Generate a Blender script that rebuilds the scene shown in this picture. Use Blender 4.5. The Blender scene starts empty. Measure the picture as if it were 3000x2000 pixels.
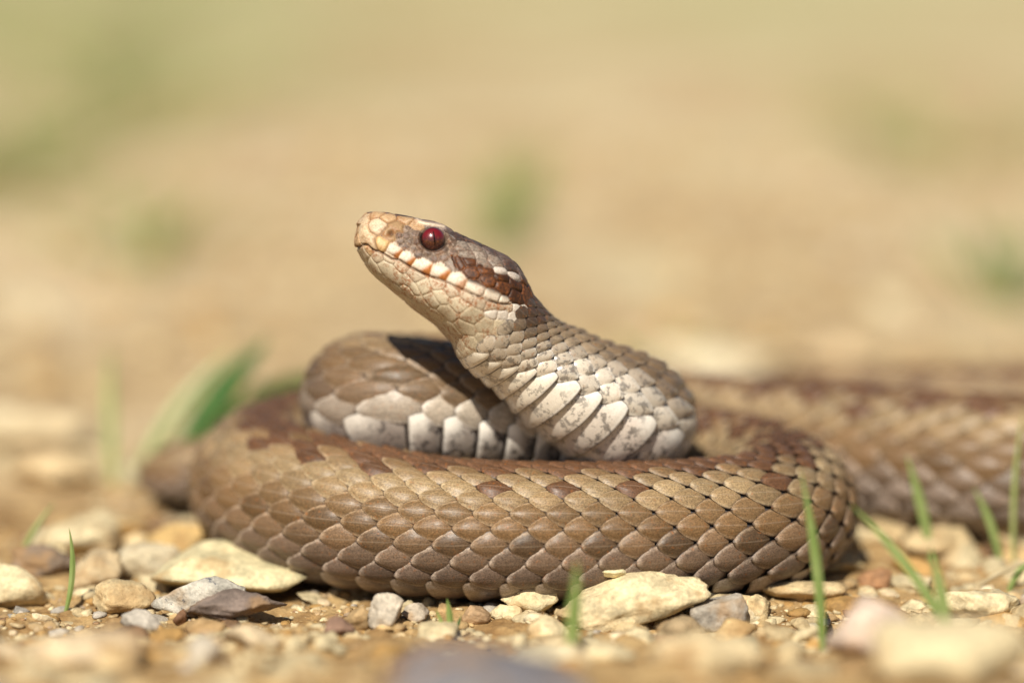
import bpy, math, random
import numpy as np
from mathutils import Vector, Matrix

# ---------------------------------------------------------------- camera, light, exposure
S = 0.01                       # everything below is laid out in centimetres
PITCH = math.radians(10.0)
DIST, Z0, FPX = 41.7, 3.85, 100 / 36 * 3000
FWD = np.array([0, math.cos(PITCH), -math.sin(PITCH)])
UP = np.array([0, math.sin(PITCH), math.cos(PITCH)])
RIGHT = np.array([1.0, 0, 0])
CAM = np.array([0, 0, Z0]) - DIST * FWD
scn = bpy.context.scene
col = scn.collection

cam_d = bpy.data.cameras.new('camera')
cam = bpy.data.objects.new('camera', cam_d); col.objects.link(cam)
cam.location = Vector(CAM * S)
cam.rotation_euler = (math.radians(90) - PITCH, 0, 0)
cam_d.lens = 100; cam_d.sensor_width = 36
cam_d.clip_start = 0.01; cam_d.clip_end = 200
cam_d.dof.use_dof = True
cam_d.dof.focus_distance = (DIST - 0.38) * S
cam_d.dof.aperture_fstop = 4.6
scn.camera = cam

SUN_TO = np.array([-0.18, -0.63, 0.75]); SUN_TO /= np.linalg.norm(SUN_TO)
world = bpy.data.worlds.new('World'); scn.world = world; world.use_nodes = True
wn = world.node_tree
sky = wn.nodes.new('ShaderNodeTexSky'); sky.sky_type = 'NISHITA'; sky.sun_disc = False
sky.sun_elevation = math.asin(SUN_TO[2]); sky.sun_rotation = math.atan2(SUN_TO[0], SUN_TO[1])
bg = wn.nodes['Background']; bg.inputs['Strength'].default_value = 0.05
wn.links.new(sky.outputs[0], bg.inputs[0])
sun_d = bpy.data.lights.new('sun', 'SUN'); sun_d.energy = 5.0; sun_d.angle = math.radians(0.53); sun_d.color = (1.0, 0.94, 0.83)
sun = bpy.data.objects.new('sun', sun_d); col.objects.link(sun)
sun.rotation_euler = Vector(SUN_TO).to_track_quat('Z', 'Y').to_euler()
scn.view_settings.view_transform = 'Standard'; scn.view_settings.look = 'None'
scn.view_settings.exposure = 0.26; scn.view_settings.gamma = 1.0
scn.view_settings.use_curve_mapping = False

# ---------------------------------------------------------------- helpers
rng = np.random.default_rng(7)

def at(px, py, y):
    """point of the place at depth y (cm) seen at photograph position px, py"""
    d = FWD + RIGHT * (px - 1500) / FPX + UP * (1000 - py) / FPX
    return CAM + d * (y - CAM[1]) / d[1]

def smooth(e0, e1, x):
    t = np.clip((np.asarray(x, float) - e0) / (e1 - e0), 0, 1); return t * t * (3 - 2 * t)

def _h(ix, iy, iz, seed):
    n = (ix * 374761393 + iy * 668265263 + iz * 2147483647 + seed * 974634777) & 0xffffffff
    n = ((n ^ (n >> 13)) * 1274126177) & 0xffffffff
    n = (n ^ (n >> 16)) & 0xffffffff
    return n / 4294967295.0

def vnoise(p, seed=0):
    p = np.asarray(p, float); f = np.floor(p); i = f.astype(np.int64); t = p - f; t = t * t * (3 - 2 * t)
    out = 0
    for dx in (0, 1):
        wx = t[..., 0] if dx else 1 - t[..., 0]
        for dy in (0, 1):
            wy = t[..., 1] if dy else 1 - t[..., 1]
            for dz in (0, 1):
                wz = t[..., 2] if dz else 1 - t[..., 2]
                out = out + wx * wy * wz * _h(i[..., 0] + dx, i[..., 1] + dy, i[..., 2] + dz, seed)
    return out

def fbm(p, octv=4, seed=0):
    p = np.asarray(p, float); a, s, tot = 0.5, 0, 0
    for k in range(octv):
        s = s + a * (vnoise(p * 2 ** k + 17.3 * k, seed + k) - 0.5); tot += a; a *= 0.5
    return s / tot * 2

def norm(v):
    v = np.asarray(v, float); return v / (np.linalg.norm(v, axis=-1, keepdims=True) + 1e-12)

def build(name, verts, faces, mat, parent=None, origin=(0, 0, 0), attrs=None, smooth_shade=True):
    """one mesh object; verts in cm in world space, origin in cm"""
    o = np.asarray(origin, float)
    me = bpy.data.meshes.new(name)
    v = (np.asarray(verts, float) - o) * S
    if isinstance(faces, np.ndarray) and faces.ndim == 2:
        nf, k = faces.shape
        me.vertices.add(len(v)); me.vertices.foreach_set('co', v.astype(np.float32).ravel())
        me.loops.add(nf * k); me.loops.foreach_set('vertex_index', faces.astype(np.int32).ravel())
        me.polygons.add(nf); me.polygons.foreach_set('loop_start', np.arange(0, nf * k, k, dtype=np.int32))
        me.update(calc_edges=True)
    else:
        me.from_pydata([tuple(x) for x in v], [], [tuple(int(q) for q in f) for f in faces])
    me.polygons.foreach_set('use_smooth', np.full(len(me.polygons), smooth_shade))
    for an, arr in (attrs or {}).items():
        arr = np.asarray(arr, np.float32)
        if arr.ndim == 1:
            at_ = me.attributes.new(an, 'FLOAT', 'POINT'); at_.data.foreach_set('value', arr)
        elif an == 'suv':
            at_ = me.attributes.new(an, 'FLOAT_VECTOR', 'POINT'); at_.data.foreach_set('vector', arr.ravel())
        else:
            at_ = me.attributes.new(an, 'FLOAT_COLOR', 'POINT')
            at_.data.foreach_set('color', np.concatenate([arr, np.ones((len(arr), 1), np.float32)], 1).ravel())
    me.materials.append(mat)
    me.validate()
    ob = bpy.data.objects.new(name, me); col.objects.link(ob)
    if parent is None:
        ob.location = Vector(o * S)
    else:
        ob.parent = parent; ob.location = Vector((o - np.array(parent['_o'])) * S) if '_o' in parent else Vector(o * S)
    return ob

def empty(name, origin):
    e = bpy.data.objects.new(name, None); col.objects.link(e)
    e.location = Vector(np.asarray(origin, float) * S); e.empty_display_size = 0.01
    return e

def child(name, verts, faces, mat, par, par_o, **k):
    ob = build(name, verts, faces, mat, origin=par_o, **k)
    ob.location = (0, 0, 0); ob.parent = par
    return ob

def tag(o, label=None, cat=None, group=None, kind=None):
    if label: o['label'] = label
    if cat: o['category'] = cat
    if group: o['group'] = group
    if kind: o['kind'] = kind
    return o

# ---------------------------------------------------------------- materials
class NT:
    def __init__(s, name):
        s.m = bpy.data.materials.new(name); s.m.use_nodes = True; s.t = s.m.node_tree
        s.b = s.t.nodes['Principled BSDF']
    def n(s, typ, **kw):
        nd = s.t.nodes.new(typ)
        for k, v in kw.items(): setattr(nd, k, v)
        return nd
    def l(s, a, b): s.t.links.new(a, b)
    def setv(s, sock, v):
        if hasattr(v, 'is_linked') or hasattr(v, 'links'): s.l(v, sock)
        else: sock.default_value = v
    def math(s, op, a, b=0.0, clamp=False):
        nd = s.n('ShaderNodeMath', operation=op); nd.use_clamp = clamp
        s.setv(nd.inputs[0], a); s.setv(nd.inputs[1], b); return nd.outputs[0]
    def mix(s, fac, a, b, mode='MIX'):
        nd = s.n('ShaderNodeMix', data_type='RGBA', blend_type=mode)
        s.setv(nd.inputs[0], fac); s.setv(nd.inputs[6], a); s.setv(nd.inputs[7], b); return nd.outputs[2]
    def ss(s, x, e0, e1, o0=0.0, o1=1.0):
        nd = s.n('ShaderNodeMapRange', interpolation_type='SMOOTHSTEP')
        s.setv(nd.inputs[0], x); nd.inputs[1].default_value = e0; nd.inputs[2].default_value = e1
        nd.inputs[3].default_value = o0; nd.inputs[4].default_value = o1; return nd.outputs[0]
    def attr(s, name): return s.n('ShaderNodeAttribute', attribute_name=name)
    def noise(s, vec, scale, detail=3.0, rough=0.55):
        nd = s.n('ShaderNodeTexNoise'); nd.inputs['Scale'].default_value = scale
        nd.inputs['Detail'].default_value = detail; nd.inputs['Roughness'].default_value = rough
        s.l(vec, nd.inputs['Vector']); return nd.outputs[0]
    def cm(s):
        g = s.n('ShaderNodeNewGeometry'); m = s.n('ShaderNodeVectorMath', operation='SCALE')
        s.l(g.outputs['Position'], m.inputs[0]); m.inputs['Scale'].default_value = 100.0
        return m.outputs[0]
    def bump(s, height, strength, dist_cm):
        nd = s.n('ShaderNodeBump'); nd.inputs['Strength'].default_value = strength
        nd.inputs['Distance'].default_value = dist_cm * S
        s.l(height, nd.inputs['Height']); s.l(nd.outputs[0], s.b.inputs['Normal'])

def rgba(c): return (c[0], c[1], c[2], 1.0)

def mat_scale():
    k = NT('snake_scale'); P = k.cm()
    c = k.attr('Col').outputs['Color']; e = k.attr('Edge').outputs['Color']
    sep = k.n('ShaderNodeSeparateXYZ'); k.l(k.attr('suv').outputs['Vector'], sep.inputs[0])
    u, v, r = sep.outputs
    av = k.math('ABSOLUTE', v)
    tip = k.math('MULTIPLY', k.math('SUBTRACT', u, 0.45), 1.82)
    rim = k.ss(k.math('MAXIMUM', k.math('MULTIPLY', av, k.ss(u, 0.1, 0.5, 0.75, 1.0)), tip), 0.60, 0.93)
    sp = k.noise(P, 42.0, 3.0, 0.65)
    sp2 = k.noise(P, 9.0, 2.0)
    # fine lengthwise streaks running to the tip
    cv = k.n('ShaderNodeCombineXYZ'); k.l(k.math('MULTIPLY', u, 2.5), cv.inputs[0]); k.l(k.math('MULTIPLY', v, 9.0), cv.inputs[1]); k.l(k.math('MULTIPLY', r, 40.0), cv.inputs[2])
    st = k.noise(cv.outputs[0], 1.6, 2.0)
    rim2 = k.math('MULTIPLY', rim, k.ss(sp2, 0.25, 0.65, 0.35, 1.0))
    b = k.mix(rim2, c, e)
    out = k.ss(k.math('MAXIMUM', av, k.math('MULTIPLY', k.math('SUBTRACT', u, 0.45), 1.82)), 0.87, 0.98, 0.0, 0.88)
    b = k.mix(out, b, rgba((0.05, 0.03, 0.02)))
    g = k.math('MULTIPLY', k.ss(sp, 0.25, 0.75, 0.55, 1.40), k.ss(st, 0.3, 0.7, 0.84, 1.14))
    gl = k.math('MULTIPLY', k.attr('Gloss').outputs['Fac'], 0.75)
    g = k.math('ADD', k.math('MULTIPLY', g, k.math('SUBTRACT', 1.0, gl)), gl)
    gc = k.n('ShaderNodeCombineColor')
    for i in range(3): k.l(g, gc.inputs[i])
    b = k.mix(1.0, b, gc.outputs[0], 'MULTIPLY')
    # rusty flecks
    fl = k.math('MULTIPLY', k.ss(k.noise(P, 17.0, 4.0, 0.7), 0.57, 0.70), k.attr('Rust').outputs['Fac'])
    b = k.mix(fl, b, rgba((0.30, 0.10, 0.02)))
    # black mottling of the belly shields
    mot = k.math('MULTIPLY', k.ss(k.noise(P, 6.5, 5.0, 0.76), 0.525, 0.57), k.attr('Mot').outputs['Fac'])
    b = k.mix(k.math('MULTIPLY', mot, 0.93), b, rgba((0.030, 0.026, 0.028)))
    keel = k.math('MULTIPLY', k.ss(av, 0.0, 0.08, 0.16, 0.0), k.attr('Keel').outputs['Fac'])
    b = k.mix(keel, b, rgba((0.55, 0.45, 0.34)))
    k.l(b, k.b.inputs['Base Color'])
    k.l(k.math('SUBTRACT', k.ss(sp2, 0.3, 0.7, 0.36, 0.50), k.math('MULTIPLY', k.attr('Gloss').outputs['Fac'], 0.13)), k.b.inputs['Roughness'])
    k.l(k.math('ADD', k.math('MULTIPLY', k.attr('Gloss').outputs['Fac'], 0.65), 0.32), k.b.inputs['Specular IOR Level'])
    hgt = k.math('ADD', k.math('MULTIPLY', sp, 0.5), k.math('MULTIPLY', st, 0.7))
    hgt = k.math('MULTIPLY', hgt, k.math('SUBTRACT', 1.0, gl))
    k.bump(hgt, 0.35, 0.012)
    return k.m

def mat_skin():
    k = NT('snake_skin'); P = k.cm()
    c = k.attr('Col').outputs['Color']
    sp = k.noise(P, 48.0, 3.0, 0.65)
    g = k.ss(sp, 0.25, 0.75, 0.72, 1.22); gc = k.n('ShaderNodeCombineColor')
    for i in range(3): k.l(g, gc.inputs[i])
    b = k.mix(1.0, c, gc.outputs[0], 'MULTIPLY')
    # rusty stippling where the attribute allows it
    a = k.attr('Rust').outputs['Fac']
    f = k.math('MULTIPLY', k.ss(k.noise(P, 30.0, 4.0, 0.75), 0.44, 0.56), a)
    f2 = k.math('MULTIPLY', f, k.ss(k.noise(P, 7.0, 2.0), 0.42, 0.60))
    b = k.mix(f2, b, rgba((0.27, 0.085, 0.02)))
    dk = k.math('MULTIPLY', k.ss(k.noise(P, 26.0, 4.0, 0.75), 0.47, 0.58), k.attr('Mot').outputs['Fac'])
    b = k.mix(dk, b, rgba((0.028, 0.014, 0.010)))
    k.l(b, k.b.inputs['Base Color'])
    k.b.inputs['Roughness'].default_value = 0.5
    k.b.inputs['Specular IOR Level'].default_value = 0.35
    k.bump(sp, 0.35, 0.008)
    return k.m

def mat_stone():
    k = NT('stone'); P = k.cm()
    c = k.attr('Col').outputs['Color']
    n1 = k.noise(P, 3.2, 5.0, 0.62); n2 = k.noise(P, 17.0, 4.0, 0.7); n3 = k.noise(P, 1.7, 3.0)
    g = k.math('MULTIPLY', k.ss(n1, 0.25, 0.75, 0.62, 1.30), k.ss(n2, 0.25, 0.75, 0.76, 1.22)); gc = k.n('ShaderNodeCombineColor')
    for i in range(3): k.l(g, gc.inputs[i])
    b = k.mix(1.0, c, gc.outputs[0], 'MULTIPLY')
    b = k.mix(k.ss(n3, 0.50, 0.66, 0.0, 0.55), b, rgba((0.36, 0.20, 0.07)))       # ochre staining
    pit = k.math('MULTIPLY', k.ss(k.noise(P, 6.0, 5.0, 0.75), 0.56, 0.66), k.attr('Spot').outputs['Fac'])
    b = k.mix(pit, b, rgba((0.10, 0.105, 0.12)))
    k.l(b, k.b.inputs['Base Color'])
    k.l(k.ss(n2, 0.3, 0.7, 0.55, 0.85), k.b.inputs['Roughness'])
    k.b.inputs['Specular IOR Level'].default_value = 0.35
    k.bump(k.math('ADD', n2, k.math('MULTIPLY', n1, 1.5)), 0.8, 0.035)
    return k.m

def mat_ground():
    k = NT('gravelly_soil'); P = k.cm()
    n1 = k.noise(P, 0.9, 5.0, 0.65); n2 = k.noise(P, 9.0, 5.0, 0.7); n3 = k.noise(P, 0.045, 2.0, 0.5); n4 = k.noise(P, 0.09, 2.0, 0.5)
    sep = k.n('ShaderNodeSeparateXYZ'); k.l(P, sep.inputs[0])
    soil = k.mix(k.ss(n1, 0.32, 0.68), rgba((0.24, 0.135, 0.050)), rgba((0.50, 0.34, 0.155)))
    soil = k.mix(k.math('MULTIPLY', k.ss(n4, 0.42, 0.66, 0.25, 0.9), k.ss(sep.outputs[1], 4.0, 14.0)), soil, rgba((0.66, 0.54, 0.35)))          # pale gravel drifts
    g = k.ss(n2, 0.25, 0.75, 0.70, 1.25); gc = k.n('ShaderNodeCombineColor')
    for i in range(3): k.l(g, gc.inputs[i])
    soil = k.mix(1.0, soil, gc.outputs[0], 'MULTIPLY')
    # sparse moss and short turf, taking over on the verge beyond the track
    verge = k.math('ADD', n3, k.ss(sep.outputs[1], 30.0, 190.0, -0.12, 0.20))
    gm = k.ss(verge, 0.42, 0.62, 0.0, 0.62)
    gm = k.math('MULTIPLY', gm, k.ss(sep.outputs[1], 8.0, 16.0))
    b = k.mix(gm, soil, rgba((0.40, 0.38, 0.19)))
    k.l(b, k.b.inputs['Base Color'])
    k.b.inputs['Roughness'].default_value = 0.85
    k.b.inputs['Specular IOR Level'].default_value = 0.25
    k.bump(k.math('ADD', n2, n1), 0.9, 0.05)
    return k.m

def mat_leaf(name, ca, cb, tr=0.35):
    k = NT(name); P = k.cm()
    n = k.noise(P, 2.0, 3.0)
    b = k.mix(k.ss(n, 0.3, 0.7), rgba(ca), rgba(cb))
    k.l(b, k.b.inputs['Base Color']); k.b.inputs['Roughness'].default_value = 0.45
    t = k.n('ShaderNodeBsdfTranslucent'); k.l(b, t.inputs[0])
    mx = k.n('ShaderNodeMixShader'); mx.inputs[0].default_value = tr
    k.l(k.b.outputs[0], mx.inputs[1]); k.l(t.outputs[0], mx.inputs[2])
    k.l(mx.outputs[0], k.t.nodes['Material Output'].inputs[0])
    return k.m

def mat_eye():
    k = NT('eye_iris')
    tc = k.n('ShaderNodeTexCoord'); sep = k.n('ShaderNodeSeparateXYZ')
    sc = k.n('ShaderNodeVectorMath', operation='SCALE'); k.l(tc.outputs['Object'], sc.inputs[0]); sc.inputs['Scale'].default_value = 100.0 / 0.19
    k.l(sc.outputs[0], sep.inputs[0])
    n = k.noise(sc.outputs[0], 9.0, 4.0, 0.7)
    r = k.math('SQRT', k.math('ADD', k.math('POWER', sep.outputs[0], 2.0), k.math('POWER', sep.outputs[1], 2.0)))
    b = k.mix(k.ss(sep.outputs[1], -0.25, 0.35), rgba((0.045, 0.008, 0.005)), rgba((0.15, 0.004, 0.006)))
    b = k.mix(k.math('MULTIPLY', k.ss(n, 0.52, 0.68), k.ss(sep.outputs[1], 0.3, -0.3, 0.1, 0.75)), b, rgba((0.32, 0.09, 0.02)))
    b = k.mix(k.ss(r, 0.78, 0.93), b, rgba((0.012, 0.006, 0.006)))
    k.l(b, k.b.inputs['Base Color'])
    k.b.inputs['Roughness'].default_value = 0.3
    k.b.inputs['Coat Weight'].default_value = 1.0; k.b.inputs['Coat Roughness'].default_value = 0.05
    return k.m

def mat_plain(name, c, rough=0.5, coat=0.0):
    k = NT(name); P = k.cm(); n = k.noise(P, 6.0, 4.0)
    b = k.mix(k.ss(n, 0.3, 0.7), rgba([x * 0.75 for x in c]), rgba([min(1, x * 1.2) for x in c]))
    k.l(b, k.b.inputs['Base Color']); k.b.inputs['Roughness'].default_value = rough
    k.b.inputs['Coat Weight'].default_value = coat
    return k.m

M_SCALE, M_SKIN, M_STONE, M_GROUND, M_EYE = mat_scale(), mat_skin(), mat_stone(), mat_ground(), mat_eye()
M_PUPIL = mat_plain('eye_pupil', (0.003, 0.002, 0.002), 0.6, 0.0)
M_PUPIL.node_tree.nodes['Principled BSDF'].inputs['Specular IOR Level'].default_value = 0.1
M_GRASS = mat_leaf('fresh_grass', (0.29, 0.40, 0.105), (0.43, 0.52, 0.19), 0.45)
M_GRASS_D = mat_leaf('dark_grass', (0.04, 0.12, 0.025), (0.09, 0.19, 0.04), 0.3)
M_GRASS_P = mat_leaf('pale_grass', (0.34, 0.42, 0.13), (0.46, 0.50, 0.20))
M_STRAW = mat_leaf('dry_straw', (0.42, 0.32, 0.17), (0.62, 0.52, 0.32), 0.15)

# ---------------------------------------------------------------- ground
def ground_h(x, y):
    x = np.asarray(x, float); y = np.asarray(y, float)
    p = np.stack([x, y, np.zeros_like(x)], -1)
    near = 1 - smooth(10, 40, np.abs(y))
    h = 0.16 * fbm(p * 0.55, 3, 3) + 0.16 * fbm(p * 1.7, 3, 9) * near + 0.06 * fbm(p * 6.0, 3, 21) * near
    h = h + 0.16 * np.clip(-2.0 - y, 0, 9)                       # the track rises a little towards the viewer
    h = h + 0.6 * fbm(p * 0.05, 2, 40) * smooth(15, 60, y)
    under = np.exp(-(((x - 0.3) / 5.0) ** 2 + ((y - 3.0) / 3.6) ** 2) ** 2)
    return h * (1 - 0.6 * under) - 0.06

def axis_lines(segs):
    out = []
    for a, b, st in segs:
        n = max(1, int(round((b - a) / st))); out += list(np.linspace(a, b, n, endpoint=False))
    out.append(segs[-1][1]); return np.array(out)

gx = axis_lines([(-3000, -300, 300), (-300, -60, 20), (-60, -12, 1.5), (-12, 12, 0.06), (12, 60, 1.5), (60, 300, 20), (300, 3000, 300)])
gy = axis_lines([(-300, -40, 20), (-40, -10, 2), (-10, -4, 0.1), (-4, 4, 0.05), (4, 12, 0.1), (12, 70, 1.0), (70, 300, 10), (300, 6000, 300)])
GX, GY = np.meshgrid(gx, gy)
GZ = ground_h(GX, GY)
gv = np.stack([GX, GY, GZ], -1).reshape(-1, 3)
nxg, nyg = len(gx), len(gy)
idx = np.arange(nxg * nyg).reshape(nyg, nxg)
gf = np.stack([idx[:-1, :-1], idx[:-1, 1:], idx[1:, 1:], idx[1:, :-1]], -1).reshape(-1, 4)
ground = build('ground', gv, gf, M_GROUND)
tag(ground, 'sandy ochre soil strewn with grit', kind='structure')

# ---------------------------------------------------------------- snake: spine
HA = math.radians(22.0)                    # head pitch in view
EA = math.cos(HA) * RIGHT - math.sin(HA) * UP     # tailward along the head, as seen
EH = math.sin(HA) * RIGHT + math.cos(HA) * UP
YAW, ROLL = math.radians(9.0), math.radians(6.0)
A_ = norm(math.cos(YAW) * EA + math.sin(YAW) * FWD)
L0 = norm(-FWD - np.dot(-FWD, A_) * A_)
H0 = norm(np.cross(A_, L0)); H0 = H0 if H0 @ EH > 0 else -H0
H_ = math.cos(ROLL) * H0 - math.sin(ROLL) * L0
L_ = math.cos(ROLL) * L0 + math.sin(ROLL) * H0
HEAD_O = at(1047, 704.4, -0.02)
ZS = 723.6                                 # survey units per cm on the head
def zc(p):                                 # survey -> apparent (a, h)
    p = np.asarray(p, float); d = p - np.array([170.0, 450.0])
    c, s = math.cos(HA), math.sin(HA)
    return np.stack([(d[..., 0] * c + d[..., 1] * s) / ZS, (d[..., 0] * s - d[..., 1] * c) / ZS], -1)
TOP = zc([(146, 370), (158, 290), (175, 235), (200, 190), (270, 152), (350, 146), (450, 153), (620, 183), (780, 218), (950, 243), (1050, 272), (1110, 308), (1250, 388), (1400, 452), (1600, 543), (1750, 610), (1870, 700), (1950, 830), (2000, 920), (2060, 1050), (2110, 1170), (2180, 1240), (2300, 1310), (2714, 1483), (3256, 1737)])
BOT = zc([(146, 370), (150, 480), (190, 560), (215, 620), (270, 720), (350, 820), (450, 900), (560, 990), (650, 1060), (760, 1160), (900, 1260), (1010, 1340), (1080, 1420), (1180, 1530), (1230, 1690), (1447, 1917), (2026, 2406), (2533, 2714)])
SP2 = np.array([(-0.098, 0.24), (0.03, 0.20), (0.3, 0.13), (0.6, 0.09), (1.04, 0.05), (1.5, -0.04), (1.95, -0.19), (2.5, -0.47), (3.2, -0.74)])

def catmull(P, n_per):
    P = np.asarray(P, float); Q = np.vstack([2 * P[0] - P[1], P, 2 * P[-1] - P[-2]])
    out = []
    for i in range(1, len(Q) - 2):
        p0, p1, p2, p3 = Q[i - 1], Q[i], Q[i + 1], Q[i + 2]
        d = lambda a, b: max(np.linalg.norm((a - b)[:3]), 1e-6) ** 0.5
        t0 = 0; t1 = d(p0, p1); t2 = t1 + d(p1, p2); t3 = t2 + d(p2, p3)
        for t in np.linspace(t1, t2, n_per, endpoint=False):
            A1 = (t1 - t) / (t1 - t0) * p0 + (t - t0) / (t1 - t0) * p1
            A2 = (t2 - t) / (t2 - t1) * p1 + (t - t1) / (t2 - t1) * p2
            A3 = (t3 - t) / (t3 - t2) * p2 + (t - t2) / (t3 - t2) * p3
            B1 = (t2 - t) / (t2 - t0) * A1 + (t - t0) / (t2 - t0) * A2
            B2 = (t3 - t) / (t3 - t1) * A2 + (t - t1) / (t3 - t1) * A3
            out.append((t2 - t) / (t2 - t1) * B1 + (t - t1) / (t2 - t1) * B2)
    out.append(Q[-2]); return np.array(out)

def h2w(a, h, l=0.0):
    return HEAD_O + np.multiply.outer(np.asarray(a, float), A_) + np.multiply.outer(np.asarray(h, float), H_) + np.multiply.outer(np.asarray(l, float) * np.ones(np.shape(a)), L_)

# body control points: x, y, z, half width, height above, height below, dorsal direction
nk = lambda px, py, y: tuple(at(px, py, y))
hd = [tuple(h2w(a, h)) for a, h in SP2]
CT = []
def ctl(p, w, t, b, d): CT.append(list(p) + [w, t, b] + list(d))
ctl(hd[6], 0.8, 0.7, 0.7, H_)
ctl(nk(1480, 988, 0.40), 0.70, 0.70, 0.68, (0.40, 0.62, 0.60))
ctl(nk(1650, 1120, 0.58), 0.78, 0.80, 0.74, (0.36, 0.80, 0.48))
ctl(nk(1782, 1192, 0.92), 0.90, 0.90, 0.84, (0.12, 0.80, 0.58))
ctl(nk(1852, 1224, 1.42), 0.93, 0.92, 0.88, (-0.34, 0.25, 0.88))
ctl(nk(1795, 1240, 1.88), 0.93, 0.92, 0.90, (-0.10, 0.45, 0.90))
ctl(nk(1670, 1236, 1.88), 0.93, 0.92, 0.92, (0.05, 0.60, 0.80))
ctl(nk(1480, 1210, 1.70), 0.94, 0.92, 0.94, (0.10, 0.64, 0.76))
ctl(nk(1290, 1190, 1.55), 0.95, 0.93, 0.95, (0.08, 0.64, 0.76))
ctl(nk(1160, 1174, 1.58), 0.95, 0.93, 0.95, (0.05, 0.60, 0.80))
ctl(nk(1078, 1164, 2.10), 0.95, 0.93, 0.95, (0.45, 0.25, 0.86))
ctl(nk(1110, 1165, 2.95), 0.97, 0.93, 0.95, (0.1, -0.1, 1))
ctl((-0.4, 4.1, 2.10), 1.0, 0.95, 0.96, (0, 0, 1))
ctl((1.4, 4.25, 1.50), 1.03, 0.98, 0.97, (0, 0, 1))
ctl((2.9, 3.75, 1.08), 1.05, 1.0, 1.0, (0, 0, 1))
ctl((3.95, 2.80, 1.02), 1.06, 1.0, 1.0, (0, 0, 1))
ctl((4.20, 1.60, 1.02), 1.07, 0.98, 1.0, (0, 0, 1))
ctl((3.62, 0.52, 1.02), 1.08, 0.95, 1.0, (0, 0.05, 1))
ctl((2.4, 0.05, 1.03), 1.10, 0.93, 1.0, (0, 0.08, 1))
ctl((0.6, -0.05, 1.02), 1.12, 0.93, 1.0, (0, 0.08, 1))
ctl((-1.1, 0.18, 1.03), 1.12, 0.95, 1.0, (0, 0.05, 1))
ctl((-2.6, 0.85, 1.05), 1.12, 1.08, 1.0, (0, 0, 1))
ctl((-3.65, 2.00, 1.06), 1.12, 1.08, 1.0, (0, 0, 1))
ctl((-3.92, 3.35, 1.06), 1.12, 1.08, 1.0, (0, 0, 1))
ctl((-3.2, 4.95, 1.06), 1.12, 1.08, 1.0, (0, 0, 1))
ctl((-1.7, 6.2, 1.06), 1.12, 1.08, 1.0, (0, 0, 1))
ctl((0.2, 6.7, 1.06), 1.12, 1.08, 1.0, (0, 0, 1))
ctl((2.2, 6.5, 1.05), 1.14, 1.10, 1.0, (0, 0.1, 1))
ctl((4.2, 5.45, 1.02), 1.16, 1.13, 1.0, (0, 0.15, 1))
ctl((6.2, 4.35, 1.02), 1.24, 1.18, 1.0, (0, 0.15, 1))
ctl((8.2, 3.75, 1.02), 1.26, 1.18, 1.0, (0, 0.1, 1))
ctl((10.3, 4.3, 1.0), 1.1, 1.08, 0.95, (0, 0, 1))
ctl((11.2, 7.2, 0.9), 1.0, 0.95, 0.88, (0, 0, 1))
ctl((10.2, 9.0, 0.85), 0.92, 0.88, 0.82, (0, 0, 1))
ctl((7.5, 9.7, 0.78), 0.82, 0.8, 0.74, (0, 0, 1))
ctl((4.0, 9.8, 0.7), 0.74, 0.72, 0.68, (0, 0, 1))
ctl((0.5, 9.7, 0.65), 0.68, 0.66, 0.62, (0, 0, 1))
ctl((-2.4, 8.5, 0.6), 0.62, 0.60, 0.57, (0, 0, 1))
ctl((-4.2, 6.75, 0.6), 0.56, 0.55, 0.50, (0, 0, 1))
ctl((-5.25, 5.5, 0.64), 0.54, 0.54, 0.42, (0, 0, 1))
ctl((-5.85, 5.75, 0.55), 0.42, 0.42, 0.36, (0, 0, 1))
ctl((-5.9, 6.9, 0.3), 0.24, 0.24, 0.22, (0, 0, 1))
ctl((-5.0, 8.3, 0.15), 0.10, 0.10, 0.10, (0, 0, 1))
CT = np.array(CT)
dense = catmull(CT, 40)
seg = np.linalg.norm(np.diff(dense[:, :3], axis=0), axis=1)
sarc = np.concatenate([[0], np.cumsum(seg)])
SL = sarc[-1]
ctl_s = sarc[np.minimum(np.arange(len(CT)) * 40, len(sarc) - 1)]
NS = int(SL / 0.04)
su = np.linspace(0, SL, NS)
BD = np.stack([np.interp(su, sarc, dense[:, j]) for j in range(dense.shape[1])], 1)
TANG = norm(np.gradient(BD[:, :3], axis=0))
DORS = BD[:, 6:9] - (BD[:, 6:9] * TANG).sum(1, keepdims=True) * TANG; DORS = norm(DORS)
LATS = np.cross(TANG, DORS)                # side of positive angle

def body_pt(s, th, h=0.0):
    """skin point at arclength s, angle th from the back, raised by h"""
    s = np.asarray(s, float)
    g = lambda arr: np.stack([np.interp(s, su, arr[:, j]) for j in range(arr.shape[1])], -1)
    c = g(BD[:, :6]); D = norm(g(DORS)); Lt = norm(g(LATS))
    ct, st = np.cos(th), np.sin(th)
    w = c[..., 3] + h
    kk = np.where(ct > 0, c[..., 4], c[..., 5]) + h
    # a slightly boxy section, broadest low on the flank
    w = w * (1 + 0.05 * np.clip(-ct, -1, 1))
    P = c[..., :3] + (w * st)[..., None] * Lt + (kk * ct)[..., None] * D
    if HEADRING is not None:
        f = np.broadcast_to(1 - smooth(0.0, 1.3, s - HEADRING[2]), np.shape(th))
        if f.max() > 0:
            tt = (th * HEADRING[3]) % (2 * math.pi)
            r = np.stack([np.interp(tt, HEADRING[0], HEADRING[1][:, j]) for j in range(3)], -1)
            P2 = c[..., :3] + r * (1 + h / 0.75)[..., None] if np.ndim(h) else c[..., :3] + r * (1 + h / 0.75)
            P = P * (1 - f[..., None]) + P2 * f[..., None]
    return P
HEADRING = None

CAMDIR = -FWD
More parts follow.
